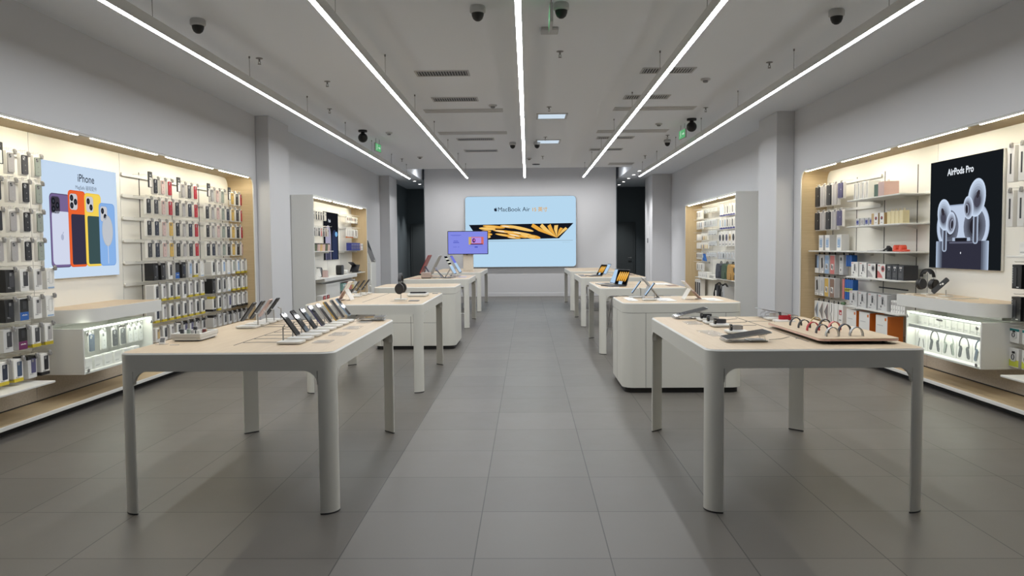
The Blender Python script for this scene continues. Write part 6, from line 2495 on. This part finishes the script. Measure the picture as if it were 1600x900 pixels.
def watch(loc, face, strap, label_w, label_b, m_case=None, group='watches on white plates', dx=0):
    """watch stood on its side; face=-1 looks to -X, +1 to +X"""
    t = thing('watch_plate', label_b, 'display plate', loc, 0, 'white watch plates')

    def base():
        b = MB()
        b.prism(rrect(.125, .135, .022, 6), .004, .014, M_WHITE, 'z')
        b.prism(rrect(.11, .12, .018, 6), 0, .004, M_SLOT, 'z')
        return b.mesh('plate')
    put('plate', cached('wpl', base), t)
    w = thing('smart_watch', label_w, 'watch', (loc[0] + dx, loc[1], loc[2] + .0142), 0, group)
    b = MB()
    pts = [(.030 * math.cos(a) * (1.15), .024 * math.sin(a), .019) for a in [2 * PI * i / 26 for i in range(26)]]
    b.tube(pts, 0, pm(strap) if strap not in ('steel',) else M_ALU, closed=True, flat=(.026, .0035, (0, 0, 1)))
    b.build('strap', w)
    b = MB()
    f = face
    b.prism(rrect(.036, .038, .009, 5, 0, .0195), f * .030, f * .041, m_case or M_BLACK, 'x')
    b.build('case', w)
    b = MB()
    b.prism(rrect(.032, .034, .008, 5, 0, .0195), f * .041, f * .0425, M_SCREEN, 'x')
    b.build('screen', w)
    b = MB()
    b.cyl((f * .036, -.0185, .026), (f * .036, -.0215, .026), .0032, M_STEEL, n=10)
    b.build('crown', w)


for i, (y, st, nm, cs) in enumerate(((5.40, 'black', 'black-strapped watch', None), (5.20, 'steel', 'steel-banded watch', M_DARK), (5.01, 'charcoal', 'dark woven-strapped watch', M_BLACK), (4.62, 'steel', 'silver watch with steel band', M_DARK))):
    watch((1.25, y, TI), -1, st, '%s facing the aisle, %s from the far end' % (nm, ORD[i]), 'white watch plate on the aisle side, %s from the far end' % ORD[i], cs, dx=.0)
t = thing('watch_plate', 'dark woven strap lying beside the front tablet on the watch table', 'watch strap', (1.345, 4.52, TI))
b = MB()
b.tube([(-.05, 0, .004), (-.02, .004, .014), (.02, -.004, .012), (.05, 0, .004)], 0, M_BLACK, flat=(.024, .004, (0, 1, 0)))
b.build('strap', t)
b = MB()
b.box(-.058, -.046, -.014, .014, 0, .008, M_DARK, .002)
b.build('buckle', t)
t.name = 'watch_strap'
for i, (y, st, nm) in enumerate(((5.44, 'steel', 'steel-banded watch'), (5.24, 'red', 'bright red-strapped watch'))):
    watch((1.735, y, TI), 1, st, '%s facing the earbud wall on the watch table' % nm, 'white plate under the %s, earbud wall side' % nm, M_BLACK if i == 0 else pm('red'), dx=.0)
for i, (x, y, w, d, rz) in enumerate(((1.115, 5.22, .10, .2, .0), (1.10, 4.60, .10, .3, .1))):
    acrylic_plate((x, y, TI), 'clear price plate in front of the watch plates, %s from the far end' % ORD[i], w, d, rz, 6, 'clear price plates on the watch table')

# strap board with two rows of arched bands
BX, BY, BW, BD = 1.745, 4.51, .42, .90
t = thing('strap_board', 'pale wooden board displaying arched watch straps on the watch table', 'display board', (BX, BY, TI))
b = MB()
b.prism(rrect(BW, BD, .035, 7), .016, .030, M_TOP, 'z')
b.prism(rrect(BW + .001, BD + .001, .035, 7), .016, .027, M_PINKT, 'z')
b.build('board', t)
for (sx, sy) in ((-1, -1), (1, -1), (-1, 1), (1, 1)):
    b = MB()
    b.cyl((sx * (BW / 2 - .06), sy * (BD / 2 - .06), 0), (sx * (BW / 2 - .06), sy * (BD / 2 - .06), .016), .012, M_DARK, n=12)
    b.build('foot', t)


def strap_arch(x, y, m, label, width=.024, m2=None):
    t = thing('watch_strap', label, 'watch strap', (x, y, TI + .030), 0, 'arched straps on the board')
    b = MB()
    pts = [(.034 * math.cos(a), 0, max(0.0, .004 + .044 * math.sin(a))) for a in [(-.10 + 1.20 * i / 18) * PI for i in range(19)]]
    b.tube(pts, 0, m, flat=(width, .0042, (0, 1, 0)))
    b.build('band', t)
    b = MB()
    for i in (5, 9, 13):
        p = pts[i]
        b.box(p[0] - .002, p[0] + .002, -.003, .003, p[2] + .0015, p[2] + .0032, m2 or M_DARK)
    b.build('holes', t)


M_MESHBAND = mat('steel mesh band', rgb(170, 172, 172), .35, metal=.7)
M_GOLDBAND = mat('gold mesh band', rgb(196, 170, 110), .35, metal=.6)
for i, (y, m, nm) in enumerate(((4.745, pm('black'), 'black'), (4.60, M_BLACK, 'black'), (4.458, pm('red'), 'red'), (4.318, pm('charcoal'), 'dark grey'), (4.175, M_MESHBAND, 'silver mesh'))):
    strap_arch(1.643, y, m, '%s arched strap in the row nearer the aisle, %s from the entrance' % (nm, ORD[4 - i]))
for i, (y, m, nm) in enumerate(((4.76, M_GOLDBAND, 'thin gold'), (4.615, M_BLACK, 'black'), (4.475, pm('coral'), 'coral red'), (4.33, pm('navy'), 'navy'), (4.178, M_MESHBAND, 'grey mesh'))):
    strap_arch(1.772, y, m, '%s arched strap in the row nearer the wall, %s from the entrance' % (nm, ORD[4 - i]), .014 if i == 0 else .024)
for i, (x0, y0, x1, y1) in enumerate(((1.32, 5.40, 1.49, 5.50), (1.32, 5.2, 1.49, 5.26), (1.32, 5.01, 1.49, 5.04), (1.33, 4.26, 1.49, 4.40), (1.49, 5.3, 1.67, 5.28), (1.49, 4.30, 1.53, 4.38))):
    t = thing('display_cable', 'thin dark security cable on the watch table, %s from the far end' % ORD[i], 'cable', (x0, y0, TI), 0, 'security cables on the watch table')
    b = MB()
    b.tube([(0, 0, .0022), ((x1 - x0) * .5, (y1 - y0) * .2 + .012, .0022), (x1 - x0, y1 - y0, .0022)], .0016, M_GREY, n=5)
    b.build('cable', t)


# ------------------------------------------------------------------ folio tablets
def folio_tablet(loc, rz, label, m_back, m_leg, L=.235, W=.17, a=47):
    """screen faces local +X; top edge leans to -X; a wide folio leg props it from behind"""
    t = thing('folio_tablet', label, 'tablet', loc, rz)
    a = math.radians(a)
    dx, dz = math.cos(a), math.sin(a)
    nx, nz = math.sin(a), math.cos(a)

    def slab(u0, u1, t0, t1, m, r=.012, w=W):
        b = MB()
        pts = rrect(u1 - u0, w, r, 5, (u0 + u1) / 2, 0)
        n = len(pts)
        x_ = lambda p, k: (.08 - p[0] * dx + nx * k, p[1], .006 + p[0] * dz + nz * k)
        b.add([x_(p, t1) for p in pts] + [x_(p, t0) for p in pts], [list(range(n)), list(range(n, 2 * n))[::-1]] + [[i, (i + 1) % n, n + (i + 1) % n, n + i] for i in range(n)], m)
        return b
    slab(0, L, 0, .006, m_back).build('body', t)
    slab(.004, L - .004, .006, .0066, M_SCREEN, w=W - .008).build('screen', t)
    slab(L * .45, L + .004, -.006, -.0004, m_leg, w=W).build('folio_back', t)
    b = MB()
    mx, mz = .08 - L * .62 * dx, .006 + L * .62 * dz
    b.tube([(mx, 0, mz - .006), (mx - .06, 0, .003)], 0, m_leg, flat=(W, .005, (0, 1, 0)))
    b.build('folio_leg', t)
    b = MB()
    b.box(.055, .11, -W / 2, W / 2, 0, .005, m_leg, .002)
    b.build('folio_lip', t)
    return t


folio_tablet((1.60, 7.56, TI), 0, 'pink tablet in a white folio on the closed white cabinet', pm('pink'), M_CARD)
folio_tablet((1.235, 7.78, TI), 0, 'silver tablet in a grey folio behind the slanted phones on the white cabinet', M_LGREY, M_LGREY, .25, .17, 52)
for i, (x, y, c) in enumerate(((1.10, 7.86, 'lightblue'), (1.175, 7.46, 'lightblue'))):
    phone_on_stand((x, y, TI), -1, 'white stand of the lit phone on the closed white cabinet, %s row' % ('far' if i == 0 else 'near'), 'lit pale phone slanted to the aisle on the closed white cabinet, %s row' % ('far' if i == 0 else 'near'), 'black', 'lit phones on the white cabinet', lit=True)


def mat_sheet(loc, label, w, d, m, h=.004, group='table mats', rz=0):
    t = thing('table_mat', label, 'mat', loc, rz, group)
    b = MB()
    b.prism(rrect(w, d, .012, 5), 0, h, m, 'z')
    b.build('sheet', t)
    b = MB()
    for k in range(3):
        b.box(-w * .42, w * (-.1 + .1 * k), -d * .38 + k * d * .10, -d * .38 + k * d * .10 + .006, h, h + .0005, M_GREY)
    b.build('print', t)
    return t


M_PAPER = mat('white printed sheet', rgb(228, 227, 224), .5)
M_MATG = mat('grey mat', rgb(120, 118, 118), .7)
mat_sheet((1.335, 7.52, TI), 'white printed sheet beside the lit phones on the white cabinet', .16, .42, M_PAPER, .003)
mat_sheet((1.015, 7.62, TI), 'white printed sheet at the aisle edge of the white cabinet', .09, .5, M_PAPER, .003)
mat_sheet((1.79, 7.50, TI), 'white printed sheet beside the pink tablet', .14, .4, M_PAPER, .003)

# ------------------------------------------------------------------ headphone table
folio_tablet((-1.83, 7.80, TI), PI, 'pink tablet in a white folio on the headphone table', pm('pink'), M_CARD, .21, .17, 60)
for i, y in enumerate((8.32, 8.60, 8.86)):
    phone_on_stand((-1.875, y, TI), -1, 'white stand on the headphone table wall side, %s behind the pink tablet' % ORD[i], 'black slanted phone on the headphone table, %s behind the pink tablet' % ORD[i], 'black', 'slanted phones on the headphone table')
post_stand('steel headphone stand on the headphone table', (-1.29, 7.80, TI), PI / 2, .228, .15, .12)
headphones('over_ear_headphones', 'black over-ear headphones seen side-on on the headphone table', (-1.29, 7.80, TI), PI / 2, M_DARK, M_BLACK, stand_h=.143)
t = thing('stylus', 'black stylus lying on a pale dock on the headphone table', 'stylus', (-1.20, 8.42, TI + .0265))
b = MB()
b.cyl((-.085, 0, .009), (.075, 0, .009), .009, M_BLACK, n=12)
b.cyl((.075, 0, .009), (.095, 0, .009), .009, M_DARK, r1=.002, n=12)
b.build('barrel', t)
b = MB()
b.cyl((-.092, 0, .009), (-.085, 0, .009), .0085, M_GREY, n=12)
b.build('end_cap', t)
t = thing('stylus_dock', 'pale rounded dock under the black stylus', 'dock', (-1.20, 8.40, TI))
b = MB()
b.prism(rrect(.21, .30, .03, 6), .004, .026, M_WHITE, 'z')
b.prism(rrect(.19, .28, .03, 6), 0, .004, M_SLOT, 'z')
b.build('body', t)
b = MB()
b.prism(rrect(.16, .05, .015, 5, 0, -.1), .026, .0264, M_LGREY, 'z')
b.build('label', t)
mat_sheet((-1.13, 7.62, TI), 'small grey mat at the front corner of the headphone table', .10, .12, M_MATG)
acrylic_plate((-1.27, 7.55, TI), 'clear price plate in front of the headphone stand', .16, .08, 0, 3)
mat_sheet((-1.06, 8.80, TI), 'small grey mat beside the stylus dock', .06, .1, M_MATG)


# ------------------------------------------------------------------ desktop computers
def screen_art(b, P, kind):
    """P(u,v,k) maps screen fractions to the face"""
    def q(u0, v0, u1, v1, m, k=0):
        b.poly([P(u0, v0, k), P(u1, v0, k), P(u1, v1, k), P(u0, v1, k)], m)
    ice = G('art ice', rgb(186, 216, 246), .95)
    if kind == 'bands':
        q(0, 0, 1, 1, ice)
        for i in range(6):
            q(0, .44 + i * .095, 1, .44 + (i + 1) * .095, G('art black', rgb(18, 18, 20), .6) if i % 2 else G('art white', rgb(228, 228, 214), .9), 1)
    elif kind == 'violet':
        q(0, 0, 1, 1, ice)
        q(0, .58, 1, 1, G('art violet', rgb(120, 126, 226), .95), 1)
    elif kind == 'amber':
        q(0, 0, 1, 1, G('art black', rgb(18, 18, 20), .6))
        for i in range(5):
            u = .1 + .17 * i
            b.poly([P(u + .10 + e[0], .55 + e[1], 1 + i * .2) for e in ell(0, 0, .075, .36, 14, -.22)], G('petal amber', rgb(240, 176, 72)))
            b.poly([P(u + .13 + e[0], .70 + e[1], 1.1 + i * .2) for e in ell(0, 0, .035, .14, 10, -.22)], G('petal gold', rgb(250, 204, 116)))
        q(.30, 0, .62, .22, ice, 2)
    else:
        q(0, 0, 1, 1, ice)


def desktop_computer(loc, rz, label, m_shell, art, group='desktop computers', w=.52, L=.37, a=64):
    """screen faces local +X, its top leaning back to -X"""
    t = thing('desktop_computer', label, 'computer', loc, rz, group)
    a = math.radians(a)
    dx, dz, nx, nz = math.cos(a), math.sin(a), math.sin(a), math.cos(a)
    X0, Z0 = .10, .055

    def pt(u, v, k):
        return (X0 - u * dx + nx * k, v, Z0 + u * dz + nz * k)
    b = MB()
    pts = rrect(L, w, .014, 5, L / 2, 0)
    n = len(pts)
    b.add([pt(p[0], p[1], .012) for p in pts] + [pt(p[0], p[1], 0) for p in pts], [list(range(n)), list(range(n, 2 * n))[::-1]] + [[i, (i + 1) % n, n + (i + 1) % n, n + i] for i in range(n)], m_shell)
    b.build('shell', t)
    b = MB()
    b.poly([pt(p[0], p[1], .0124) for p in rrect(L - .012, w - .012, .01, 4, L / 2, 0)], M_BLACK)
    screen_art(b, lambda u, v, k: pt(.018 + v * (L - .036), (-.5 + u) * (w - .04), .0128 + .0004 * k), art)
    b.build('screen', t, smooth=0)
    b = MB()
    b.tube([pt(L * .38, 0, -.001), (-.075, 0, .012), (-.07, 0, .004)], 0, M_DARK if m_shell is not M_ALU else M_ALU, flat=(.14, .008, (0, 1, 0)))
    b.build('stand_arm', t)
    b = MB()
    b.box(-.10, .10, -.09, .09, 0, .006, m_shell, .002)
    b.build('stand_foot', t)
    return t


M_REDM = mat('red metal', rgb(150, 62, 66), .4, metal=.3)
desktop_computer((-1.60, 13.62, TI), PI, 'silver desktop computer with its back to the aisle', M_ALU, 'ice')
desktop_computer((-1.86, 14.25, TI), PI, 'red desktop computer with its back to the aisle', M_REDM, 'ice')
desktop_computer((-1.37, 13.50, TI), 0, 'desktop computer facing the aisle with black and white bands on screen', M_ALU, 'bands', a=60)
desktop_computer((-1.34, 14.22, TI), 0, 'desktop computer facing the aisle with a violet-topped screen', M_ALU, 'violet', a=60)
mat_sheet((-1.42, 13.22, TI), 'dark mat at the front of the desktop computer table', .20, .14, M_MATG)
mat_sheet((-1.94, 13.24, TI), 'reddish mat at the wall corner of the desktop computer table', .18, .16, mat('rose mat', rgb(166, 120, 116), .7))
t = thing('desk_speaker', 'taupe boxy speaker standing before the silver desktop computer', 'speaker', (-1.74, 13.22, TI))
b = MB()
b.box(-.085, .085, -.06, .06, 0, .105, mat('taupe fabric', rgb(168, 152, 144), .8), .012)
b.build('body', t)
b = MB()
b.box(-.08, .08, -.061, -.0602, .004, .016, M_DARK)
b.build('base_strip', t)
t = thing('desk_cable', 'black looping cable hanging beside the silver desktop computer', 'cable', (-1.52, 13.32, TI))
b = MB()
b.tube([(-.08, .0, .13), (-.04, 0, .12), (.02, 0, .06), (.08, 0, .004), (.12, -.03, .004)], .006, M_BLACK, n=6)
b.build('cable', t)
mat_sheet((-1.16, 13.72, TI), 'pale violet card at the aisle side of the desktop computer table', .14, .3, mat('violet card', rgb(176, 176, 206), .6))


# ------------------------------------------------------------------ laptops
def laptop(loc, rz, label, art, m=None, op=66, w=.31, d=.215, group='open laptops'):
    """screen faces local -Y"""
    t = thing('laptop', label, 'laptop', loc, rz, group)
    m = m or M_DARK
    b = MB()
    b.prism(rrect(w, d, .012, 5), .002, .011, m, 'z')
    b.build('base', t)
    b = MB()
    b.prism(rrect(w * .86, d * .42, .006, 3, 0, .035), .011, .0116, M_BLACK, 'z')
    b.prism(rrect(w * .34, d * .30, .006, 3, 0, -.062), .011, .0116, M_GREY, 'z')
    b.build('keyboard', t)
    a = math.radians(op)
    hx, hz = d / 2 - .004, .012

    def pt(u, v, k):          # u across, v up the lid
        return (u, hx + v * math.cos(a) - k * math.sin(a), hz + v * math.sin(a) + k * math.cos(a))
    b = MB()
    pts = rrect(w, d, .012, 5, 0, d / 2)
    n = len(pts)
    b.add([pt(p[0], p[1], .0) for p in pts] + [pt(p[0], p[1], -.006) for p in pts], [list(range(n)), list(range(n, 2 * n))[::-1]] + [[i, (i + 1) % n, n + (i + 1) % n, n + i] for i in range(n)], m)
    b.build('lid', t)
    b = MB()
    b.poly([pt(p[0], p[1], .0004) for p in rrect(w - .006, d - .006, .01, 4, 0, d / 2)], M_BLACK)
    screen_art(b, lambda u, v, k: pt((u - .5) * (w - .02), .010 + v * (d - .022), .0008 + .0004 * k), art)
    b.build('screen', t, smooth=0)
    return t


laptop((1.13, 10.16, TI), -PI / 2 + .42, 'open laptop with amber fan picture turned toward the entrance', 'amber', M_DARK, 74)
laptop((1.07, 10.72, TI), -PI / 2 + .1, 'open laptop seen edge-on with pale blue screen', 'ice', M_ALU, 68)
mat_sheet((1.10, 9.88, TI), 'small white card in front of the amber laptop', .14, .1, M_PAPER)
mat_sheet((1.85, 10.65, TI), 'pale card at the wall side of the table behind the white cabinet', .2, .5, M_PAPER)
mat_sheet((1.90, 10.18, TI), 'dark mat at the wall-side corner of the table behind the white cabinet', .13, .3, mat('brown mat', rgb(150, 128, 116), .7))
laptop((1.17, 13.70, TI), -PI / 2 + .25, 'open laptop with amber fan picture on the third watch-side table', 'amber', M_DARK, 62)
laptop((1.32, 14.32, TI), -PI / 2 + .1, 'open laptop with pale blue screen on the third watch-side table', 'ice', M_ALU, 62)
mat_sheet((.985, 13.95, TI), 'long dark mat at the aisle edge of the third watch-side table', .10, .9, M_MATG)
mat_sheet((1.84, 14.25, TI), 'dark brown mat at the wall side of the third watch-side table', .20, .6, mat('umber mat', rgb(104, 88, 82), .7))
